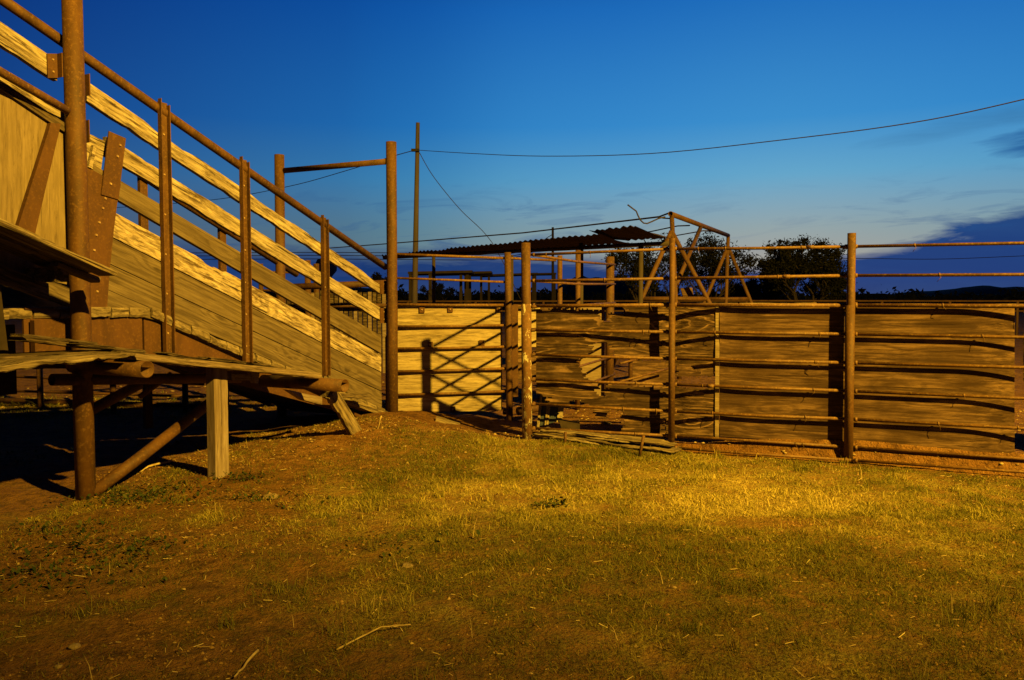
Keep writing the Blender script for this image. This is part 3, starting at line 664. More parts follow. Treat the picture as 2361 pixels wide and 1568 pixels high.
# far side: rail, posts, planks
FS = -1.60
mb = tube(MB(), [CP(150, 285, FS), CP(403, 456, FS), CP(684, 633, FS)], .037, 14); mb.build('far_rail', M['rust'], chute, None, True)
for (u, v, vb) in ((331, 400, 760), (514, 520, 860)):
    a = CP(u, v, FS-.02); mb = MB(); box(mb, Vector((a.x, a.y, .1))-CD*.045, CD*.09, -CN*.04, Vector((0, 0, a.z-.1))); mb.build('far_post', M['rust'], chute)
for k, h in enumerate((.12, .36, .60)):
    p0, p1 = S(.15, FS, 0), S(4.6, FS, 0); zl = lambda s: .16+s*.395
    plank('far_plank', p0+Vector((0, 0, zl(.15)+h)), p1+Vector((0, 0, zl(4.6)+h)), p1+Vector((0, 0, zl(4.6)+h-.22)), p0+Vector((0, 0, zl(.15)+h-.22)), -CN*.04, M['gray'], chute, nx=20)
# ramp floor boards (ends show below the planks) and steel stringer
e0 = CP(337, 707); e1 = CP(905, 951)
def s_of(p): return (p-CO).dot(CD)
s0, s1 = s_of(e0), s_of(e1); s = s1-.02; i = 0
while s < 6.2:
    wd = random.uniform(.15, .21); zt = e1.z+(e0.z-e1.z)*min(1, (s-s1)/(s0-s1)) if s < s0 else e0.z
    zt2 = e1.z+(e0.z-e1.z)*min(1, (s+wd-s1)/(s0-s1))
    tt = .012+random.uniform(-.02, .02); th = .075; dz = random.uniform(-.006, .002)
    a = S(s, tt, zt+dz); b = S(s+wd-.012, tt, zt2+dz)
    plank('floor_board', a, b, b-Vector((0, 0, th)), a-Vector((0, 0, th)), -CN*1.58, M['block'], chute, nx=8, nz=4, rough=.006, rag=.012)
    s += wd; i += 1
mb = MB(); P = [S(s1+.5, -.03, e1.z+.02), S(s0, -.03, e0.z-.085), S(s0, -.03, e0.z-.42), S(s1+.5, -.03, e1.z+.0)]; Q = [p-CN*.02 for p in P]
mb.add(P+Q, [(0, 1, 2, 3), (7, 6, 5, 4), (0, 4, 5, 1), (1, 5, 6, 2), (2, 6, 7, 3), (3, 7, 4, 0)]); mb.build('stringer', M['plate'], chute)
mb = MB(); a = CP(330, 850, -.02); b = CP(58, 850, -.02); tz = CP(318, 732, -.02).z
box(mb, Vector((a.x, a.y, a.z)), (b-a), -CN*.02, Vector((0, 0, tz-a.z)))
box(mb, Vector((a.x, a.y, tz))+CN*.02, (b-a), -CN*.06, Vector((0, 0, .014)))
for u in (85, ): 
    q = CP(u, 850, 0); box(mb, Vector((q.x, q.y, q.z))-CD*.04+CN*.002, CD*.08, CN*.05, Vector((0, 0, tz-q.z-.002)))
mb.build('dock_beam', M['plate'], chute)
mb = MB(); box(mb, S(3.3, FS+.1, .62), CD*4, CN*.03, Vector((0, 0, .6))); mb.build('dock_shade_panel', M['black'], chute)  # added black panel standing in for the shade inside the open dock
# ramp toe board
plank('toe_board', CP(770, 905, .08), CP(906, 953, .08), CP(918, 972, .08), CP(770, 918, .08), -CN*.18, M['tie'], chute, rag=.012, nx=20)
plank('toe_board', CP(885, 955, .14), CP(1000, 975, .9-.75), CP(1003, 986, .9-.75), CP(892, 966, .14), -CN*.15, M['tie'], chute, rag=.012, nx=16)
# upper catwalk on the chute side
up = thing('upper_catwalk', S(4.6, .4, 1.6), 'short plank catwalk sloping up along the left chute side', 'catwalk')
ul = lambda s: (H+.2065)+(s-3.845)*.372
for k, (t1, t0) in enumerate(((.61, .44), (.425, .26), (.245, .08))):
    sa = 3.835+.06*k; z0, z1 = ul(sa), ul(6.0)
    a, b = S(6.0, t1, z1), S(sa, t1, z0); th = Vector((0, 0, -.042))
    plank('deck_plank', a, b, b+th, a+th, -CN*(t1-t0), M['deck'] if k else M['tie'], up, nx=40, rag=.006, rough=.004, endrag=.02)
TB = Vector((0, 0, 1))
for pts in (((135.6, 604), (233, 640), (230, 652), (133, 614)), ((-90, 498), (94, 574), (86, 585), (-90, 514))):
    P = [CP(u, v, .40) for u, v in pts]; plank('cleat', *P, -CN*.09, M['gray'], up, nx=12)
for (sa, ln) in ((4.02, .09), (4.75, .09), (5.4, .09)):
    z = ul(sa)-.05; mb = MB(); box(mb, S(sa, .02, z-.10), CD*ln, CN*.34, Vector((0, 0, .095))); mb.build('joist', M['deck'], up)
a, b = S(6.0, .12, ul(6.0)-.15), S(4.0, .12, ul(4.0)-.15); plank('stringer', a, b, b-Vector((0, 0, .12)), a-Vector((0, 0, .12)), -CN*.04, M['deck'], up, nx=20)
mb = tube(MB(), [W(157, 256, 5.54), W(0, 164.7, 5.09), W(-130, 83, 4.75)], .0285, 14); mb.build('handrail', M['rod'], up, None, True)
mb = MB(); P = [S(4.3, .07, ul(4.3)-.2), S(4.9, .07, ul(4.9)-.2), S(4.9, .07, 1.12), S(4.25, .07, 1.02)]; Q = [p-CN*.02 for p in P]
mb.add(P+Q, [(0, 1, 2, 3), (7, 6, 5, 4), (0, 4, 5, 1), (1, 5, 6, 2), (2, 6, 7, 3), (3, 7, 4, 0)]); mb.build('shade_board', M['black'], up)  # added black sheet standing in for the shade below the catwalk
# ------------------------------------------------------------------ lower catwalk
lo = thing('lower_catwalk', S(2.9, .5, 0), 'weathered plank walkway on pipe stubs and a squared wooden post beside the chute', 'catwalk')
def dz(s): return 1.07+(s-3.8)*.156
for k, (t1, t0) in enumerate(((.76, .59), (.575, .40), (.385, .22), (.205, .05))):
    sa, sb = 1.97+random.uniform(-.02, .1)*(k > 0), 3.82-.03*k; e = .012*(k > 0)
    a, b = S(sb, t1, dz(sb)+e), S(sa, t1, dz(sa)+e); th = Vector((0, 0, -.046))
    plank('deck_plank', a, b, b+th, a+th, -CN*(t1-t0), M['edge'] if k == 0 else M['deck'], lo, nx=50, rag=.006, rough=.003, endrag=.03)
for (sa, t1, ln, h) in ((3.55, .50, .5, .03), (3.05, .56, .34, .028), (2.62, .53, .36, .03), (3.85, .40, .5, .05), (2.2, .50, .32, .026)):
    a, b = S(sa+ln, t1, dz(sa+ln)+h+.012), S(sa, t1, dz(sa)+h+.012); th = Vector((0, 0, -h))
    plank('loose_plank', a, b, b+th, a+th, -CN*.14, M['deck'], lo, nx=18, rag=.012, rough=.006, endrag=.05)
a, b = CP(-170, 852, .72), CP(290, 812, .72)
plank('deck_plank', a, b, b-Vector((0, 0, .04)), a-Vector((0, 0, .07)), -CN*.22, M['tie'], lo, nx=60, rag=.018, ragb=.02, rough=.006, endrag=.06)
a, b = CP(-170, 835, .47), CP(270, 806, .47); plank('deck_plank', a, b, b-Vector((0, 0, .05)), a-Vector((0, 0, .05)), -CN*.3, M['deck'], lo, nx=40, rag=.01)
mb = open_pipe(MB(), S(1.92, .02, H-.753), S(1.92, .985, H-.753), .0575, .005); mb.build('cross_pipe', M['rust'], lo, None, True)
mb = open_pipe(MB(), S(3.777, .02, H-.468), S(3.777, .81, H-.468), .0575, .005); mb.build('cross_pipe', M['rust'], lo, None, True)
for o in lo.children:
    if o.name.startswith('cross_pipe'):
        for p in o.data.polygons: p.use_smooth = len(p.vertices) == 4
mb = open_pipe(MB(), S(2.3, .12, .74), S(4.0, .12, .88), .042, .005); mb.build('long_pipe', M['rust'], lo, None, True)
# squared wooden post
pb = W(498, 1093, 6.02); zt = dz((pb-CO).dot(CD))-.04; px = CN*.088; 
o0 = Vector((pb.x, pb.y, pb.z-.25)); 
mbp = [o0+Vector((0, 0, zt-o0.z)), ]
A = o0; Bq = o0-CD*.135
plank('wood_post', Vector((A.x, A.y, zt)), Vector((A.x, A.y, A.z)), Vector((Bq.x, Bq.y, A.z)), Vector((Bq.x, Bq.y, zt)), -CN*.085, M['post'], lo, nx=40, nz=6, rag=.004, rough=.002)
mb = tube(MB(), [W(212, 1138, 5.62), W(330, 1049, 6.0), W(492, 922, 6.85)], .0445, 16); mb.build('pipe_brace', M['rust'], lo, None, True)
mb = tube(MB(), [W(205, 948, 5.68), W(322, 886, 6.05)], .04, 14); mb.build('pipe_brace', M['rust'], lo, None, True)
mb = tube(MB(), [W(395, 862, 6.3), W(322, 915, 6.3)], .022, 10); mb.build('broken_pipe', M['rust'], lo, None, True)
g = W(824, 996, 7.35); tp = W(768, 905, 6.95); ax = (g-tp).normalized(); sd = ax.cross(CN).normalized()*.07
if sd.x < 0: sd = -sd
plank('plank_prop', tp+sd, g+sd+ax*.08, g-sd+ax*.08, tp-sd, -(ax.cross(sd).normalized())*.04 if ax.cross(sd).y < 0 else ax.cross(sd).normalized()*.04, M['tie'], lo, nx=24, rag=.02, rough=.004)
P = [CP(u, v, .38) for u, v in ((661, 897), (743, 915), (743, 934), (700, 922))]
plank('joist', P[0], P[1], P[2], P[3], -CN*.06, M['post'], lo, nx=14, rag=.015)
P = [CP(u, v, .30) for u, v in ((770, 903), (856, 911), (856, 922), (770, 915))]
plank('plank_stub', *P, -CN*.10, M['deck'], lo, nx=10, rag=.006)
P = [CP(u, v, .22) for u, v in ((576, 850), (600, 852), (596, 884), (588, 884))]
plank('joist', *P, -CN*.05, M['post'], lo, nx=8)
P = [CP(u, v, .30) for u, v in ((534, 862), (578, 864), (578, 877), (534, 877))]; plank('joist', *P, -CN*.05, M['block'], lo, nx=8)
# ------------------------------------------------------------------ pale plywood alley fence (chute to gate post)
alley = thing('alley_fence', (-.7, 9.1, 0), 'pale plywood alley fence panel with pipe rails right of the chute foot', 'fence')
AL = W(905, 800, 9.02); AR = W(1172, 800, 9.25); AL.z = AR.z = 0
AD = (AR-AL).normalized(); AN = Vector((AD.y, -AD.x, 0)); AN = AN if AN.y < 0 else -AN
def AP(u, v, off=0.0): return on_plane(u, v, AL-AN*off, AN)
def asheet(u0, u1, t0, t1, b0, b1, off=.05, mat='plypale', bow=.01):
    ta, tb, ba, bb_ = AP(u0, t0, off), AP(u1, t1, off), AP(u0, b0, off), AP(u1, b1, off)
    return lambda a, b: (ba.lerp(bb_, a)).lerp(ta.lerp(tb, a), b)
sheet('plywood_panel', asheet(917, 1158, 706, 708, 952, 946), 26, 24, AN*-.016, M['plypale'], alley,
      disp=lambda a, b: .018*math.sin(a*3.1)-.02*max(0, a-.8)+.004*fb(a*3, b*3))
gp = pipe_v('gate_post', 1175, 970, 9.22, 582, .040, alley, M['rust'], 1170.5, 16)
mb = MB(); q0 = W(1185, 915, 9.3); q1 = W(1184, 702, 9.3); box(mb, q0-AD*.05, AD*.10, -AN*.03, Vector((0, 0, q1.z-q0.z))); mb.build('gate_channel', M['plate'], alley)
for (v0, v1, r) in ((586, 595.5, .016), (641, 650.5, .014), (702, 703.5, .017), (753, 750, .015), (804, 799.5, .016), (857, 849.5, .016), (911, 902, .016)):
    mb = tube(MB(), [AP(912, v0, .0), AP(1040, (v0+v1)/2+(1 if v0 > 700 else 0), .0), AP(1167, v1, .0)], r, 10); mb.build('rail', M['rod'], alley, None, True)
for (u, v) in ((973, 714), (1038, 713), (1151, 711), (1046-2, 944), (1111, 791), (1166-1, 949), (992, 795)):
    a = AP(u-6, v+7, .028); mb = MB(); c = AP(u+6, v+7, .028); box(mb, a, c-a, AN*.012, Vector((0, 0, AP(u, v-7, .028).z-a.z))); bolt(mb, AP(u, v, .014), AN, .012); mb.build('clip', [M['plate'], M['bolt']], alley)
plank('kick_board', AP(930, 950, -.10), AP(1030, 962, -.25), AP(1022, 990, -.25), AP(926, 968, -.10), -AN*.05, M['tie'], alley, rag=.01)
# back alley fence beyond the gate post
back = thing('back_alley_fence', (.7, 9.9, 0), 'patchy back alley fence of pipe posts and plywood seen through the broken sheet', 'fence')
BL = W(1180, 800, 9.4); BR = W(1410, 800, 10.5); BL.z = BR.z = 0; BD = (BR-BL).normalized(); BN = Vector((BD.y, -BD.x, 0)); BN = BN if BN.y < 0 else -BN
def BP(u, v, off=0.0): return on_plane(u, v, BL-BN*off, BN)
def bpost(u, vt, r, vb=985):
    a, b = BP(u+2, vb), BP(u, vt); a = Vector((b.x, b.y, -.1)); mb = tube(MB(), [a, b], r, 14); return mb.build('post', M['rust'], back, None, True)
bpost(1291, 589, .032); bpost(1333, 577, .034); bpost(1407, 592, .056); bpost(1455, 700, .03)
for pts in (((1177, 595.5), (1281, 600.5)), ((1180, 706), (1460, 703)), ((1400, 701), (1420, 701)), ((1430, 880), (1540, 850)), ((1430, 838), (1470, 828))):
    mb = tube(MB(), [BP(u, v, -.05) for u, v in pts], .016, 8); mb.build('rail', M['rod'], back, None, True)
for z in (1.885, 1.625, 1.375, 1.135, .895, .655, .41):
    a = W(1217, 800, 7.78); b = W(1411, 800, 10.42); d_ = Vector((b.x-a.x, b.y-a.y, 0)).normalized()*.12
    mb = tube(MB(), [Vector((a.x, a.y, z)), Vector(((a.x+b.x)/2, (a.y+b.y)/2, z-.008)), Vector((b.x, b.y, z+.02))+d_], .0145, 9); mb.build('rail', M['rod'], back, None, True)
def bsheet(u0, u1, vt, vb, off, mat):
    P = lambda a, b: BP(u0, vb, off).lerp(BP(u1, vb, off), a).lerp(BP(u0, vt, off).lerp(BP(u1, vt, off), a), b)
    sheet('plywood_panel', P, 14, 14, -BN*.016, mat, back, disp=lambda a, b: .006*fb(a*3, b*3, u0))
bsheet(1181, 1210, 710, 808, .03, M['plypale']); bsheet(1181, 1241, 808, 880, .06, M['plydark']); bsheet(1225, 1245, 705, 800, .05, M['plypale'])
bsheet(1290, 1394, 708, 925, .12, M['cladding']); bsheet(1452, 1545, 832, 925, .14, M['plydark']); bsheet(1560, 1616, 838, 868, .10, M['plydark'])
bsheet(1180, 1300, 702, 716, .10, M['plydark']); bsheet(1440, 1700, 700, 724, .16, M['plydark'])
mb = tube(MB(), [BP(1195, 948, -.3), BP(1260, 937, -.3)], .05, 12); mb.build('ground_pipe', M['rust'], back, None, True)
mb = tube(MB(), [BP(1333, 985, -.02), BP(1333, 700, -.02)], .034, 12)
# ------------------------------------------------------------------ yard fence (right)
yard = thing('pen_fence', (FA.x+1.5*FD.x, FA.y+1.5*FD.y, 0), 'rusted sucker rod pen fence with stained plywood sheets across the right', 'fence')
pipe_v('post', 1216, 1009, 7.7, 560, .0460, yard, M['rust'], 1212, 18)
b = W(1215.5, 1008, 7.7); t = W(1213.2, 701, 7.7); d = (t-b).normalized(); mb = tube(MB(), [b-d*.1, b.lerp(t, .5), t], .0505, 20); mb.build('painted_sleeve', M['peel'], yard, Matrix.Translation(b), True)
P2 = FP(1548, 1020); pipe_v('post', 1548, 1022, P2.y, 549.5, .0275, yard, M['rust'], 1550, 16)
b = FP(1547.8, 1021); t = FP(1549.6, 700); mb = tube(MB(), [b, t], .0305, 16); mb.build('post_sleeve', M['rust'], yard, None, True)
pipe_v('post', 1955.5, 1075, 6.72, 537.5, .0345, yard, M['rust'], 1964, 18)
b = FP(1955.6, 1074); t = FP(1960.9, 704); mb = tube(MB(), [b, t], .0375, 18); mb.build('post_sleeve', M['rust'], yard, None, True)
P4 = FA+FD*4.62; mb = tube(MB(), [Vector((P4.x, P4.y, -.2)), Vector((P4.x, P4.y, 2.0))], .036, 16); mb.build('post', M['rust'], yard, None, True)
P5 = FA+FD*6.1; mb = tube(MB(), [Vector((P5.x, P5.y, -.2)), Vector((P5.x, P5.y, 2.0))], .036, 16); mb.build('post', M['rust'], yard, None, True)
RB = .034
rails = [  # (v at 1222, 1548, 1962, 2361)
    (587.5, 574, 568.5, 560, .0135), (647.5, 642, 635.3, 632, .0140), (705.4, 703, 704, 705.4, .0175), (760.7, 765.3, 770.3, 776.8, .0138), (817, 827, 836.5, 847.8, .0138),
    (874, 886.5, 901.5, 917.5, .0138), (930.5, 948, 966.3, 987, .0138), (987, 1005, 1031, 1057, .0135), (None, 1040, 1069.5, 1097, .0128)]
US = (1222, 1548, 1962, 2361)
for R in rails:
    r = R[4]
    for k in range(3):
        if R[k] is None: continue
        rb = -.046 if R[0] is None else RB
        a = FP(US[k], R[k], rb); b = FP(US[k+1], R[k+1], rb)
        if R[0] is None: a.z += .032; b.z += .032
        if k == 2: b = a+(b-a)*2.25
        mid = a.lerp(b, .5)+Vector((0, 0, random.uniform(-.006, .002))); mb = tube(MB(), [a, mid, b], r, 10)
        if random.random() < .25:                                    # rod joint
            f = random.uniform(.2, .8); c = a.lerp(b, f); dd = (b-a).normalized()*.03
            tube(mb, [c-dd, c+dd], r*1.28, 10); tube(mb, [c-dd*2.5, c-dd*2.2], r*1.32, 10)
        dd = (b-a).normalized()
        for e, sg in ((a, 1), (b, -1)): tube(mb, [e+dd*sg*.028, e+dd*sg*.05], r*1.5, 9, wob=.3)          # weld bead
        for _ in range(random.choice((0, 1, 2, 2))):                                                       # wire tie
            c = a.lerp(b, random.uniform(.1, .9)); tube(mb, [c-dd*.006, c+dd*.006], r*1.22, 8); tube(mb, [c+FN*r, c+FN*(r+.012)-Vector((0, 0, .02))+dd*.01, c+FN*(r+.006)-Vector((0, 0, random.uniform(.03, .06)))+dd*random.uniform(-.02, .03)], .0022, 5)
        mb.build('rail', M['rod'], yard, None, True)
for (u, v) in ((1232, 760), (1232, 817), (1232, 874), (1232, 931), (1232, 988), (1235, 706)):
    a = FP(u-9, v+2, -.0); b = FP(u+3, v, .04); mb = tube(MB(), [a, b], .018, 8); mb.build('rail_stub', M['rust'], yard, None, True)
# plywood sheets
OFF = .078
def fsheet(u0, u1, t0, t1, b0, b1, off=OFF):
    ta, tb, ba, bb_ = FP(u0, t0, off), FP(u1, t1, off), FP(u0, b0, off), FP(u1, b1, off)
    return lambda a, b: ba.lerp(bb_, a).lerp(ta.lerp(tb, a), b)
sheet('plywood_sheet', fsheet(1659.5, 1948, 704, 704.5, 1006, 1024.5), 40, 30, -FN*.018, M['plydark'], yard, disp=lambda a, b: .012*math.exp(-a*9)-.002+.0015*fb(a*2, b*2, 3))
sheet('plywood_sheet', fsheet(1949.5, 2343, 706, 707, 1025, 1047), 48, 30, -FN*.018, M['plydark'], yard, disp=lambda a, b: -.055*max(0, a-.62)**2*6+.0012*fb(a*2, b*2, 9))
def chew(a, b, p):
    return a > .16+.3*fb(b*5, 2.2)+.12*fb(b*17, 4)
sheet('plywood_sheet', fsheet(2346, 2900, 706, 708, 1010, 1040, .19), 70, 60, -FN*.02, M['plyrot'], yard, keep=lambda a, b, p: a > .02+.05*abs(fb(b*5, 2.2))+.03*fb(b*17, 4) and not (b < .42 and a < .08))
rot = lambda cx, cy: (1152.8+.2573*cx, 662.9+.2573*cy)
HOLES = [[(825, 150), (1000, 150), (1005, 225), (985, 240), (990, 300), (960, 310), (905, 270), (880, 215), (840, 205)],
         [(1000, 150), (1120, 150), (1118, 232), (1005, 242)],
         [(820, 505), (850, 485), (955, 500), (985, 560), (1040, 625), (1200, 632), (1350, 642), (1400, 655), (1500, 660), (1500, 850), (1440, 905), (1400, 930), (1330, 890), (1200, 885), (1100, 880), (960, 870), (945, 905), (942, 975), (868, 968), (860, 900), (800, 830), (770, 820), (765, 790), (735, 760), (715, 700), (700, 640), (812, 622)],
         [(1560, 695), (1700, 690), (1715, 735), (1770, 745), (1785, 790), (1890, 800), (1915, 780), (1918, 740), (1935, 730), (1940, 795), (1960, 800), (1960, 885), (1800, 905), (1700, 900), (1560, 905)],
         [(300, 950), (430, 985), (460, 1040), (560, 1062), (625, 1050), (650, 1015), (700, 1000), (745, 1015), (775, 1062), (830, 1095), (850, 1162), (950, 1182), (955, 1110), (1000, 1095), (1095, 1108), (1090, 1180), (1085, 1260), (1090, 1350), (300, 1350)],
         [(1478, 1180), (1492, 1180), (1492, 1345), (1478, 1345)]]
HP = [[rot(*q) for q in h] for h in HOLES]
def keepA(a, b, p):
    u, v = proj(p); j = 4.5*fb(u*.06, v*.06, 1); j2 = 4.5*fb(u*.06, v*.06, 8); u += j+3*fb(u*.3, v*.3, 2)+13*fb(v*.42, 6.5, 2, 2)+5*fb(v*1.3, 3.1, 1, 1); v += .6*j2+2*fb(u*.3, v*.3, 4)
    if v < 714+5*fb(u*.03, 3)+2*fb(u*.2, 5) and u < 1365: return False
    return not any(inpoly(u, v, h) for h in HP)
sheet('broken_plywood_sheet', fsheet(1236, 1655, 705, 703, 1000, 1010), 150, 96, -FN*.018, M['plyrot'], yard, keep=keepA,
      disp=lambda a, b: .030*math.sin(a*5.0+.9)*(.5+.5*b)*(1-a**6)-.030*math.exp(-((a-.76)/.07)**2)*(1-a**8)+(.009*fb(a*6, b*7, 2)-.022)*(1-a**6))
plank('batten', FP(1650, 706, .071), FP(1659.5, 706, .071), FP(1657.5, 1010, .071), FP(1648.5, 1008, .071), -FN*.014, M['plycap'], yard, nx=4, nz=40, rough=.004, rag=.0)
for (u0, u1, v0, v1) in ((1390, 1505, 700, 699.5), (1560, 1608, 699, 699), (1614, 1700, 698.6, 698.8), (1705, 1890, 698.8, 698), (1895, 1945, 700, 700), (1972, 2420, 699.5, 700.5)):
    plank('cap_board', FP(u0, v0, .16), FP(u1, v1, .16), FP(u1, v1+5, .16), FP(u0, v0+5, .16), -FN*.09, M['plycap'], yard, nx=24, rag=.004)
# ------------------------------------------------------------------ loose debris by the fence
def timber():
    a0, a1 = W(1236, 996, 7.66), W(1562, 1034, 7.02); d = (a1-a0).normalized(); n = Vector((d.y, -d.x, 0)); n = n if n.y < 0 else -n
    root = thing('rotten_timber', a0.lerp(a1, .5), 'long rotten split timber lying along the foot of the pen fence', 'timber')
    for k, (z0, t_, i0, i1, w) in enumerate(((.045, .055, .02, .93, .15), (-.005, .050, -.01, .99, .19), (-.052, .055, .10, 1.03, .21), (-.10, .06, .22, 1.0, .2))):
        A, B = a0.lerp(a1, i0), a0.lerp(a1, i1); fo = (.0, .022, .040, .03)[k]
        A, B = A+n*fo+Vector((0, 0, z0)), B+n*fo+Vector((0, 0, z0-.012)); th = Vector((0, 0, -t_))
        plank('split_layer', A, B, B+th*.7, A+th, -n*w, M['tie'], root, nx=80, nz=5, rag=.02, ragb=.014, rough=.016, endrag=.12)
timber()
def stake(u0, v0, u1, v1, D, r, label):
    mb = tube(MB(), [W(u0, v0, D)+Vector((0, 0, 0)), W(u1, v1, D)-Vector((0, 0, .08))], r, 8); tag(mb.build('stake', M['rust'], None, None, True), label, 'stake', 'rusty pegs pinning the timber')
stake(1484, 1004, 1474, 1034, 6.95, .014, 'leaning rusty peg in front of the timber near the middle post'); stake(1304, 996, 1302, 1012, 7.4, .014, 'short rusty peg in front of the timber near the painted post')
def ribbed():
    a, b = FP(1239, 0, .16), FP(1295, 0, .16); zb, zt = FP(1240, 984, .16).z, FP(1240, 909, .16).z
    root = thing('ribbed_panel', Vector((a.x, a.y, zb)), 'broken ribbed panel coloured skylight blue with lamplit pale ribs leaning inside the fence corner', 'panel')
    L = (b-a).length; d = (b-a).normalized(); lean = -FN*.12
    prof = lambda q: zt if q < .5 else zt-(q-.5)*.14
    mb = MB(); n = 12
    P = [Vector((*(a+d*(L*i/n)).xy, zb+.12*(i/n)*.6)) for i in range(n+1)]; Q = [Vector((*(a+d*(L*i/n)+lean).xy, prof(i/n))) for i in range(n+1)]
    for i in range(n):
        p = [P[i], P[i+1], Q[i+1], Q[i]]; bk = [x-FN*.015 for x in p]; mb.add(p+bk, [(0, 1, 2, 3), (7, 6, 5, 4), (0, 4, 5, 1), (1, 5, 6, 2), (2, 6, 7, 3), (3, 7, 4, 0)])
    mb.build('face', M['skylit_blue'], root)
    for q, w in ((.03, .022), (.36, .014), (.44, .016), (.86, .05)):
        i = q*n; p0 = Vector((*(a+d*(L*q)).xy, zb+.07*q)); p1 = Vector((*(a+d*(L*q)+lean).xy, prof(q)))
        m2 = MB(); box(m2, p0+FN*.002, d*w, FN*.016, p1-p0); m2.build('rib', M['lit_rib'], root)
ribbed()
q = [W(1288, 966, 7.75), W(1337, 975, 7.7), W(1337, 992, 7.62), W(1295, 990, 7.62)]
tag(plank('black_board', *q, Vector((0, .03, 0)), M['black'], None, nx=10, rag=.01), 'black broken board end lying inside the fence beside the ribbed panel', 'board')
for (pts, D, lab) in ((((965, 985), (1040, 1002), (1036, 1009), (958, 993)), 8.0, 'flat weathered slat lying on dirt below the pale plywood panel'), (((1005, 966), (1060, 982), (1056, 990), (1003, 975)), 8.4, 'short grey slat end resting in the hollow beside the painted post')):
    q = [W(u, v, D) for u, v in pts]; tag(plank('wood_slat', *q, Vector((0, .09, .02)), M['tie'], None, nx=12, rag=.01), lab, 'slat', 'scrap slats by the chute foot')
# ------------------------------------------------------------------ pipe A-frame
def aframe():
    R0, R1 = W(1548.7, 494, 14), W(1679, 543, 18.3); root = thing('pipe_swing_frame', Vector(((R0.x+R1.x)/2, (R0.y+R1.y)/2, 0)), 'tall rusted pipe A frame with ridge pipe standing in the pen', 'pipe frame')
    mb = open_pipe(MB(), R1, R0+(R0-R1).normalized()*.08, .046, .006, .4, 16); mb.build('ridge_pipe', M['rust'], root, None, True)
    for (r, D, legs) in ((R0, 14, ((1477, 695), (1558, 695), (1634, 695))), (R1, 18.3, ((1627, 690), (1674, 695), (1731, 695)))):
        hub = r+Vector((0, 0, -.30 if D == 14 else -.25)); u = proj(r)[0]
        for k, (uu, vv) in enumerate(legs):
            e = W(uu, vv, D); top = r if k == 1 else hub; dr = (e-top).normalized(); e2 = top+dr*((top.z+.1)/(-dr.z))
            mb = tube(MB(), [top, e2], .042, 12); mb.build('leg', M['rust'], root, None, True)
        a, b = W(legs[0][0], 689, D), W(legs[2][0], 689, D); mb = tube(MB(), [a, b], .04, 12); mb.build('cross_bar', M['rust'], root, None, True)
    m_ = R0.lerp(R1, .46); e = W(1560, 655, 14.1); mb = tube(MB(), [m_, e], .04, 12); mb.build('diagonal_brace', M['rust'], root, None, True)
    q = [W(1569, 664, 14.3), W(1596, 663, 14.3), W(1600, 685, 14.3), W(1576, 687, 14.3)]; plank('seat_board', *q, Vector((0, .05, 0)), M['plydark'], root, nx=6)
    # loose cable end
    pts = [(1534, 500), (1518, 504), (1503, 511), (1492, 515.5), (1484, 514.5), (1476, 507), (1471, 497), (1467, 487), (1459, 481), (1447, 472)]
    mb = tube(MB(), [W(u, v, 13.9) for u, v in pts], .013, 7); o = mb.build('cable_end', M['wire'], None, None, True); tag(o, 'loose curled cable end hooked up against the sky left of the A frame', 'cable')
    def cable(pts, r, lab): 
        mb = tube(MB(), [W(*p) for p in pts], r, 6, False); tag(mb.build('cable', M['wire'], None, None, True), lab, 'cable', 'cables strung from the A frame')
    cable([(1546, 490, 14), (1519, 500, 14.4), (1325, 523, 17), (1205, 537, 19), (1030, 551, 22), (880, 563, 25), (720, 575, 29)], .016, 'long straight cable from the A frame ridge end across the tin roof')
    cable([(1590, 520, 15.4), (1562, 521, 15.8), (1500, 534, 17), (1400, 548, 20)], .013, 'short lower cable tied to the middle of the A frame ridge')
    cable([(1518, 501, 14.3), (1530, 503, 14.1), (1547, 504, 14)], .012, 'cable loop clamped round the near A frame post')
    cable([(1650, 534, 17), (1622, 532, 17), (1560, 543, 19), (1500, 552, 22)], .013, 'faint rear cable below the far half of the A frame ridge')
aframe()
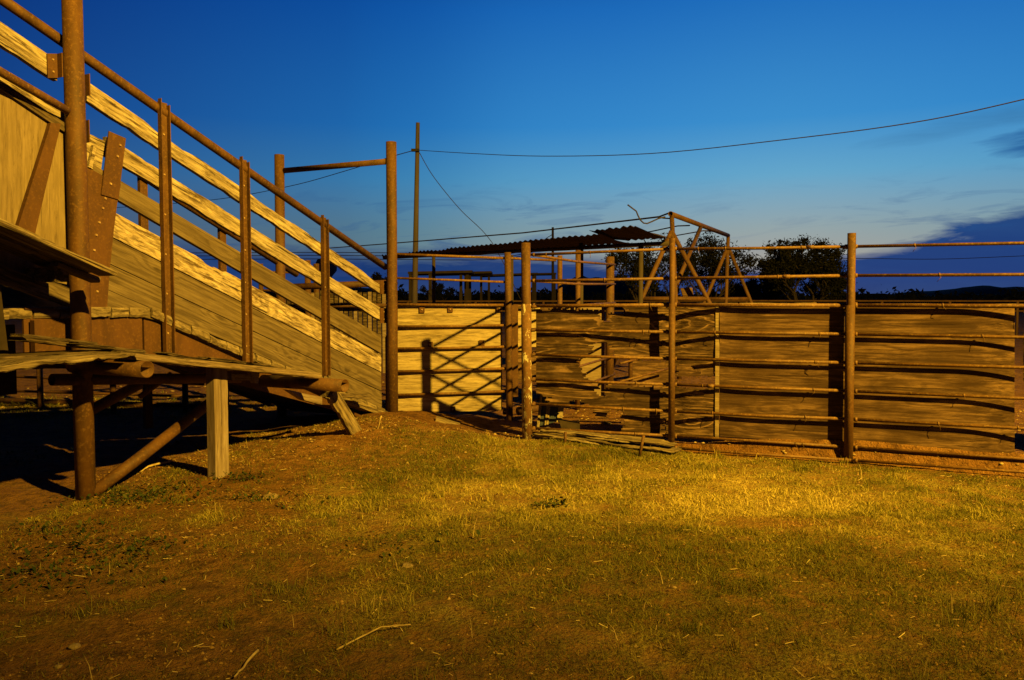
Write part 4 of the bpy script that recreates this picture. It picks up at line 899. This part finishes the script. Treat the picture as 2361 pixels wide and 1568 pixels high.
# ------------------------------------------------------------------ corrugated shade roof
def tin():
    root = thing('shade_roof', (.5, 14, 0), 'long low sagging corrugated tin shade roof on pipe posts', 'roof')
    def slab(nl, nr, fr, fl, name, rise=0):
        nl, nr, fr, fl = map(Vector, (nl, nr, fr, fl)); L = (nr-nl).length; nu = int(L/.022); nv = 4; vs = []; fs = []
        for j in range(nv+1):
            for i in range(nu+1):
                a, b = i/nu, j/nv; p = nl.lerp(nr, a).lerp(fl.lerp(fr, a), b)
                p.z += .013*math.sin(i*2*math.pi/6.2)+.05*fb(a*4, b*2, 1)+rise-.03*math.sin(b*3.1); vs.append(p)
        for j in range(nv):
            for i in range(nu): k = j*(nu+1)+i; fs.append((k, k+1, k+nu+2, k+nu+1))
        N = len(vs); mb = MB(); mb.add(vs, fs); mb.add([v+Vector((0, 0, .004)) for v in vs], [tuple(reversed(f)) for f in fs]); mb.build(name, M['tin'], root, None, True)
    NR, NL, FL, FR = W(1464, 526, 11.6), W(880, 585, 17.2), W(885, 588.5, 19.0), W(1545, 553, 13.6)
    k = .10
    slab(NL, NL.lerp(NR, 1-k), FL.lerp(FR, 1-k), FL, 'tin_sheet', -.03); slab(NL.lerp(NR, 1-k-.03), NR, FR, FL.lerp(FR, 1-k-.02), 'tin_sheet', .035)
    for (u, D, vt) in ((1478, 13.2, 560), (1180, 17.5, 588), (1000, 18.2, 588), (1340, 13.4, 560)):
        p = W(u, vt, D); mb = tube(MB(), [Vector((p.x, p.y, 0)), p], .04, 10); mb.build('roof_post', M['dim'], root, None, True)
    mb = tube(MB(), [FL-Vector((0, 0, .06)), FR-Vector((0, 0, .06))], .04, 8); mb.build('purlin', M['dim'], root, None, True)
tin()
# ------------------------------------------------------------------ corral behind the chute
def corral():
    root = thing('back_corral_fence', (-3, 13, 0), 'dim pipe and slat corral fence glimpsed between the chute planks', 'fence')
    for (u, vt, D, r) in ((601, 608, 13, .04), (709, 600, 12.5, .05), (729, 608, 13.5, .05)):
        p = W(u, vt, D); mb = tube(MB(), [Vector((p.x, p.y, 0)), p], r, 12); mb.build('post', M['rust'], root, None, True)
    for (p, r) in (((570, 628, 13), (670, 628, 13)), .02), (((660, 662, 12), (890, 653, 12)), .05), (((560, 668, 13), (700, 672, 13)), .02), (((640, 706, 12.5), (890, 704, 12.5)), .03):
        mb = tube(MB(), [W(*q) for q in p], r, 10); mb.build('rail', M['rust'], root, None, True)
    for i in range(22):
        u = 650+i*11; a = W(u, 672+random.uniform(-4, 4), 12.6); b = W(u+8, 672, 12.6); w = b.x-a.x
        plank('slat', a, Vector((a.x+w, a.y, a.z)), Vector((a.x+w, a.y, .25)), Vector((a.x, a.y, .25)), Vector((0, .02, 0)), M['deck'] if i % 3 else M['post'], root, nx=2, nz=6, rough=.004)
corral()
def leftpen():
    root = thing('far_left_fence', (-6.2, 10.8, 0), 'thin pipe fence on lit dirt seen under the walkway at left', 'fence')
    for (u, vt, vb) in ((-60, 820, 935), (94, 820, 938), (262, 830, 950), (428, 840, 950)):
        a = on_ground(u, vb); b = W(u, vt, a.y); mb = tube(MB(), [a-Vector((0, 0, .2)), Vector((a.x, a.y, b.z+.3))], .038, 10); mb.build('post', M['rust'], root, None, True)
    for (v0, v1, r) in ((868, 886, .018), (902, 915, .018), (925, 938, .04)):
        a, b = W(-80, v0-4, 10.9), W(470, v1, 10.3); mb = tube(MB(), [a, a.lerp(b, .5), b], r, 8); mb.build('rail', M['rust'], root, None, True)
leftpen()
# ------------------------------------------------------------------ far pen fence, sheds, poles
def farfence():
    root = thing('far_pen_fence', (5, 30, 0), 'low far pen fence line just under the horizon behind the plywood', 'fence')
    for k in range(14):
        x = -4+k*2.6; mb = tube(MB(), [Vector((x, 30, 0)), Vector((x, 30, 1.40))], .05, 8); mb.build('post', M['rust'], root)
    for z in (1.38, 1.24, 1.0):
        mb = tube(MB(), [Vector((-6, 30, z)), Vector((10, 30, z+.02)), Vector((31, 30, z))], .035, 6); mb.build('rail', M['rust'], root)
farfence()
def sheds():
    D0 = 42
    for i, (u0, u1, v0, v1, posts, lab) in enumerate((
            (940, 1088, 627.5, 624.5, (945, 991), 'distant flat shed frame furthest left on the horizon'), (986, 1133, 629.5, 626, (1062, 1077), 'distant flat shed frame overlapping the leftmost one'),
            (1068, 1135, 631.5, 631, (1073, 1083, ), 'shortest distant shed frame in the middle of the row'), (1105, 1240, 634, 629.5, (1109, 1127, 1234), 'distant long shed frame left of the far pole'), (1228, 1283, 630.5, 629.5, (1229, 1279), 'distant shed frame right at the far pole'))):
        D = D0+i*5; a, b = W(u0, v0, D), W(u1, v1, D); root = thing('shed_frame', Vector(((a.x+b.x)/2, D, 0)), lab, 'shed', 'bare shed frames on the horizon')
        mb = MB(); box(mb, a-Vector((0, 0, .1)), Vector((b.x-a.x, 0, b.z-a.z)), Vector((0, 3, 0)), Vector((0, 0, .13))); mb.build('flat_roof', M['dim'], root)
        for u in posts: p = W(u, 640, D); box_ = MB(); box(box_, Vector((p.x-.08, D+.1, 0)), (.17, 0, 0), (0, .17, 0), (0, 0, min(a.z, b.z)-.02)); box_.build('shed_post', M['dim'], root)
sheds()
def poles():
    b = W(956, 694, 30); t = W(963.5, 283, 30); d = (t-b).normalized(); b2 = b-d*(b.z/d.z)
    root = thing('utility_pole', b2, 'tall leaning wooden utility pole against the blue sky', 'pole', 'utility poles')
    mb = tube(MB(), [b2-d*.3, b2.lerp(t, .5), t], [.125, .10, .075], 14); mb.build('shaft', M['polewood'], root, frame_x(b2, d), True)
    c = W(958.5, 347, 29.9); mb = MB(); box(mb, c-Vector((.16, .12, .05)), (.3, 0, 0), (0, .12, 0), (0, 0, .1)); mb.build('insulator', M['wire'], root)
    b = W(1275, 690, 62); t = W(1274.5, 524, 62); root = thing('utility_pole', Vector((b.x, 62, 0)), 'thin distant dark pole rising behind the tin shade roof', 'pole', 'utility poles')
    mb = tube(MB(), [Vector((b.x, 62, -.2)), t], [.13, .09], 10); mb.build('shaft', M['dim'], root)
    def wire(pts, r, lab, D=None):
        # smooth through points
        P = [W(*p) for p in pts]; Q = []
        for i in range(len(P)-1):
            p0, p1, p2, p3 = P[max(i-1, 0)], P[i], P[i+1], P[min(i+2, len(P)-1)]
            for k in range(6):
                s = k/6; Q.append(.5*((2*p1)+(p2-p0)*s+(2*p0-5*p1+4*p2-p3)*s*s+(3*p1-p0-3*p2+p3)*s**3))
        Q.append(P[-1]); mb = tube(MB(), Q, r, 6, False); tag(mb.build('power_line', M['wire'], None, None, True), lab, 'wire', 'wires strung from the poles')
    wire([(961, 346, 30), (1080, 353.5, 27.5), (1250, 360, 24.5), (1500, 354, 21), (1800, 323, 18), (2100, 283.5, 15.8), (2361, 229, 14.2), (2700, 140, 12.6)], .011, 'sagging twisted power line sweeping from the tall pole to the upper right')
    wire([(957, 346, 30), (900, 362, 31), (800, 393, 33), (660, 431, 37), (480, 462, 44), (250, 480, 55)], .016, 'power line running left behind the chute from the tall pole')
    wire([(967, 352, 30), (1000, 408, 30.5), (1060, 482, 31), (1135, 560, 31.5), (1200, 690, 32)], .014, 'slanting guy wire dropping right from the tall pole')
    for k, (v0, v1) in enumerate(((582, 586), (589, 592), (597, 596))):
        wire([(300, v0+2, 70), (700, v0, 70), (900, v0+1, 70), (1170, v1, 70), (1275, 540+k*7, 62)], .03, ('topmost', 'middle', 'lowest')[k]+' of three faint parallel wires low behind the chute')
    wire([(1700, 600, 80), (1960, 596, 80), (2160, 597.5, 80), (2361, 590, 80), (2600, 580, 80)], .03, 'faint distant wire crossing the dark cloud bank at right')
poles()
def tower():
    root = thing('water_tower', W(753, 690, 420), 'distant water tower silhouette behind the chute planks', 'water tower'); c = W(753, 640, 420); c.z = 0
    prof = [(2.9, 0), (2.9, 12), (3.0, 14.2), (5.4, 17.2), (5.6, 21.5), (4.6, 23.2), (1.2, 24.4), (.05, 24.5)]
    vs = []; fs = []; n = 24
    for r, z in prof[2:]:
        for k in range(n): q = 2*math.pi*k/n; vs.append(c+Vector((r*math.cos(q), r*math.sin(q), z)))
    for j in range(len(prof)-3):
        for k in range(n): fs.append((j*n+k, j*n+(k+1) % n, (j+1)*n+(k+1) % n, (j+1)*n+k))
    MB().add(vs, fs).build('tank', M['tank'], root, None, True)
    tube(MB(), [c, c+Vector((0, 0, 14.2))], 2.95, 20).build('column', M['tank'], root, None, True)
tower()
# ------------------------------------------------------------------ trees
def cluster(cents, rad, per, size, flat=.8):
    n = len(cents)*per; C = np.repeat(np.array([tuple(c) for c in cents]), per, 0)
    d = rng.normal(0, 1, (n, 3))*np.array([1, 1, flat])*np.repeat(np.array(rad), per)[:, None]*.5
    p = C+d; a = rng.normal(0, 1, (n, 3)); a /= np.linalg.norm(a, axis=1)[:, None]; b = np.cross(a, rng.normal(0, 1, (n, 3))); b /= np.linalg.norm(b, axis=1)[:, None]+1e-9
    s = size*(.5+rng.random(n))[:, None]
    V = np.stack([p-a*s, p+b*s*.42, p+a*s, p-b*s*.42], 1).reshape(-1, 3)
    return V, np.arange(n*4).reshape(n, 4)
def tree(name, base, h, spread, label, nl=9, seed=1, group='mesquite trees behind the pen', leafn=26, stems=3, size=.075, low=.35, half=2.5, ntip=260):
    random.seed(seed); root = thing(name, base, label, 'tree', group); mb = MB(); tips = []
    def grow(p, d, L, r, lev):
        pts = [p]; q = p.copy(); dd = d.copy()
        for k in range(4):
            dd = (dd+Vector((random.uniform(-.3, .3), random.uniform(-.3, .3), random.uniform(-.12, .2)))).normalized(); q = q+dd*L/4; pts.append(q)
        tube(mb, pts, [r*(1-.5*i/4) for i in range(5)], 6)
        if lev >= 2: tips.append(pts[2]); tips.append(pts[3])
        if lev >= 3 or L < .35: tips.append(q); return
        for k in range(3 if lev else 4):
            a = random.uniform(0, 6.28); sp = random.uniform(.45, .95); e = (dd+Vector((math.cos(a)*sp, math.sin(a)*sp, random.uniform(-.15, .45)))).normalized()
            grow(pts[random.choice((2, 3, 4, 4))], e, L*random.uniform(.62, .82), r*.55, lev+1)
    for k in range(stems):
        a = 6.28*k/stems+random.random(); grow(base.copy(), Vector((math.cos(a)*spread, math.sin(a)*spread, 1)).normalized(), h*.42, .10, 0)
    # keep crown in height
    tips = [t for t in tips if t.z > base.z+h*low*.4]
    zz = sorted(t.z for t in tips)[int(len(tips)*.98)]-base.z; xx = sorted(abs(t.x-base.x) for t in tips)[int(len(tips)*.95)]
    kz, kx = h*.93/zz, half/xx
    fit = lambda p: Vector((base.x+(p.x-base.x)*kx, base.y+(p.y-base.y)*kx, base.z+(p.z-base.z)*kz))
    mb.v = [fit(p) for p in mb.v]; mb.build('trunk', M['trunk'], root, Matrix.Translation(base))
    random.shuffle(tips); tips = [fit(t) for t in tips[:ntip]]
    V, Fq = cluster(tips, [h*.055*random.uniform(.5, 1.7) for _ in tips], leafn, size)
    o = tri_mesh('crown', V-np.array(base), Fq, M['mesq']); o.parent = root
    return root
def at(u, D): p = W(u, 690, D); return Vector((p.x, D, 0))
tree('mesquite_tree', at(1500, 44), 5.0, .7, 'airy mesquite tree behind the left half of the A frame', seed=3, half=2.3, ntip=330, leafn=32)
tree('mesquite_tree', at(1622, 47), 5.5, .55, 'airy mesquite tree behind the right half of the A frame', seed=11, half=2.2, ntip=320, leafn=32)
tree('mesquite_tree', at(1858, 45), 4.9, .55, 'dense rounded dark mesquite tree left of the right fence post', seed=21, leafn=70, stems=4, half=2.3, ntip=560, low=.1)
tree('mesquite_tree', at(1752, 52), 3.2, .6, 'low bushy mesquite between the A frame and the rounded tree', seed=29, leafn=60, half=1.5, ntip=260, low=.1)
tree('mesquite_tree', at(1700, 56), 2.7, .6, 'low bush at the right foot of the A frame', seed=37, leafn=60, half=1.8, ntip=260, low=.1)
tree('yucca_tree', at(992, 78), 3.3, .2, 'small spiky tree silhouette under the distant shed frames', seed=41, group='small far trees', stems=1, size=.12, half=.9, ntip=60)
tree('yucca_tree', at(1012, 84), 3.1, .3, 'small round tree silhouette right of the spiky one under the sheds', seed=43, group='small far trees', stems=1, size=.12, half=1.3, ntip=80)
tree('yucca_tree', at(882, 70), 3.9, .3, 'small dark tree peeking left of the chute foot post', seed=47, group='small far trees', stems=2, size=.12, half=.9, ntip=90)
random.seed(5)
def woods():
    C = []; R = []
    for k in range(900):
        az = random.uniform(-38, 40); D = random.uniform(95, 170); hh = random.uniform(1.9, 2.9)*(1+.4*mnoise.noise(Vector((az*.25, 1, 0))))
        if az > 21: hh *= .95
        x, y = D*math.tan(math.radians(az)), D
        for q in range(3): C.append((x+random.uniform(-2, 2), y+random.uniform(-2, 2), hh*random.uniform(.2, .8))); R.append(hh*random.uniform(.3, .55))
    V, Fq = cluster(C, R, 26, .38, .7); o = tri_mesh('far_woodland', V, Fq, M['far']); tag(o, 'dark line of far scrub woodland along the horizon', 'woodland', kind='stuff')
    # solid brush base so that the horizon line reads dark
    mb = MB(); n = 240; P = []; Q = []
    for i in range(n+1):
        az = math.radians(-45+90*i/n); D = 175; P.append(Vector((D*math.tan(az), D, -.3))); Q.append(Vector((D*math.tan(az), D, 2.0+1.2*abs(fb(i*.11, 2))+.5*abs(fb(i*.7, 5)))))
    k = len(P); vs = P+Q+[p+Vector((0, 9, 0)) for p in Q]
    fs = [(i, i+1, k+i+1, k+i) for i in range(n)]+[(k+i, k+i+1, 2*k+i+1, 2*k+i) for i in range(n)]
    mb.add(vs, fs); o = mb.build('brush_bank', M['far']); tag(o, 'solid far brush mass behind the woodland line', 'woodland', kind='stuff')
woods()
def hills():
    for (nm, u0, u1, D, hpx) in (('hill', 1240, 1520, 2600, 56), ('hill', 1990, 2600, 3000, 33), ('hill', 500, 1000, 3200, 34)):
        a, b = W(u0, 692, D), W(u1, 692, D); n = 40; vs = []; fs = []
        for j in range(5):
            for i in range(n+1):
                s = i/n; x = a.x+(b.x-a.x)*s; hz = D*hpx/F*math.sin(math.pi*s)**.8*(1+.25*fb(s*5, u0))*math.sin(math.pi*j/4)
                vs.append(Vector((x, D+(j-2)*150, max(hz, -1)-.5)))
        for j in range(4):
            for i in range(n): k = j*(n+1)+i; fs.append((k, k+1, k+n+2, k+n+1))
        o = MB().add(vs, fs).build(nm, M['hill'], None, None, True); o['kind'] = 'structure'
hills()
# ------------------------------------------------------------------ yard lamp (sodium)
ld = bpy.data.lights.new('sodium_yard_lamp', 'SPOT'); ld.energy = 70000; ld.color = (1, .585, .048); ld.shadow_soft_size = .15
ld.spot_size = math.radians(122.6); ld.spot_blend = .44
lo_ = bpy.data.objects.new('sodium_yard_lamp', ld); COL.objects.link(lo_); lo_.location = (10.9, -5.7, 11.8)
lo_.rotation_euler = (Vector((6, 22, 12))-lo_.location).to_track_quat('-Z', 'Y').to_euler()
# ------------------------------------------------------------------ camera and view
cd = bpy.data.cameras.new('camera'); cam = bpy.data.objects.new('camera', cd); COL.objects.link(cam)
cd.sensor_width = 36; cd.lens = 18/23.6*36; cam.location = EYE; cam.rotation_euler = (math.pi/2-PIT, 0, 0); cd.clip_end = 9000; cd.clip_start = .05
SC.camera = cam
SC.view_settings.view_transform = 'Standard'; SC.view_settings.look = 'None'; SC.view_settings.exposure = 0; SC.view_settings.gamma = 1
SC.render.resolution_x, SC.render.resolution_y = 1024, 680
SC.cycles.max_bounces = 5
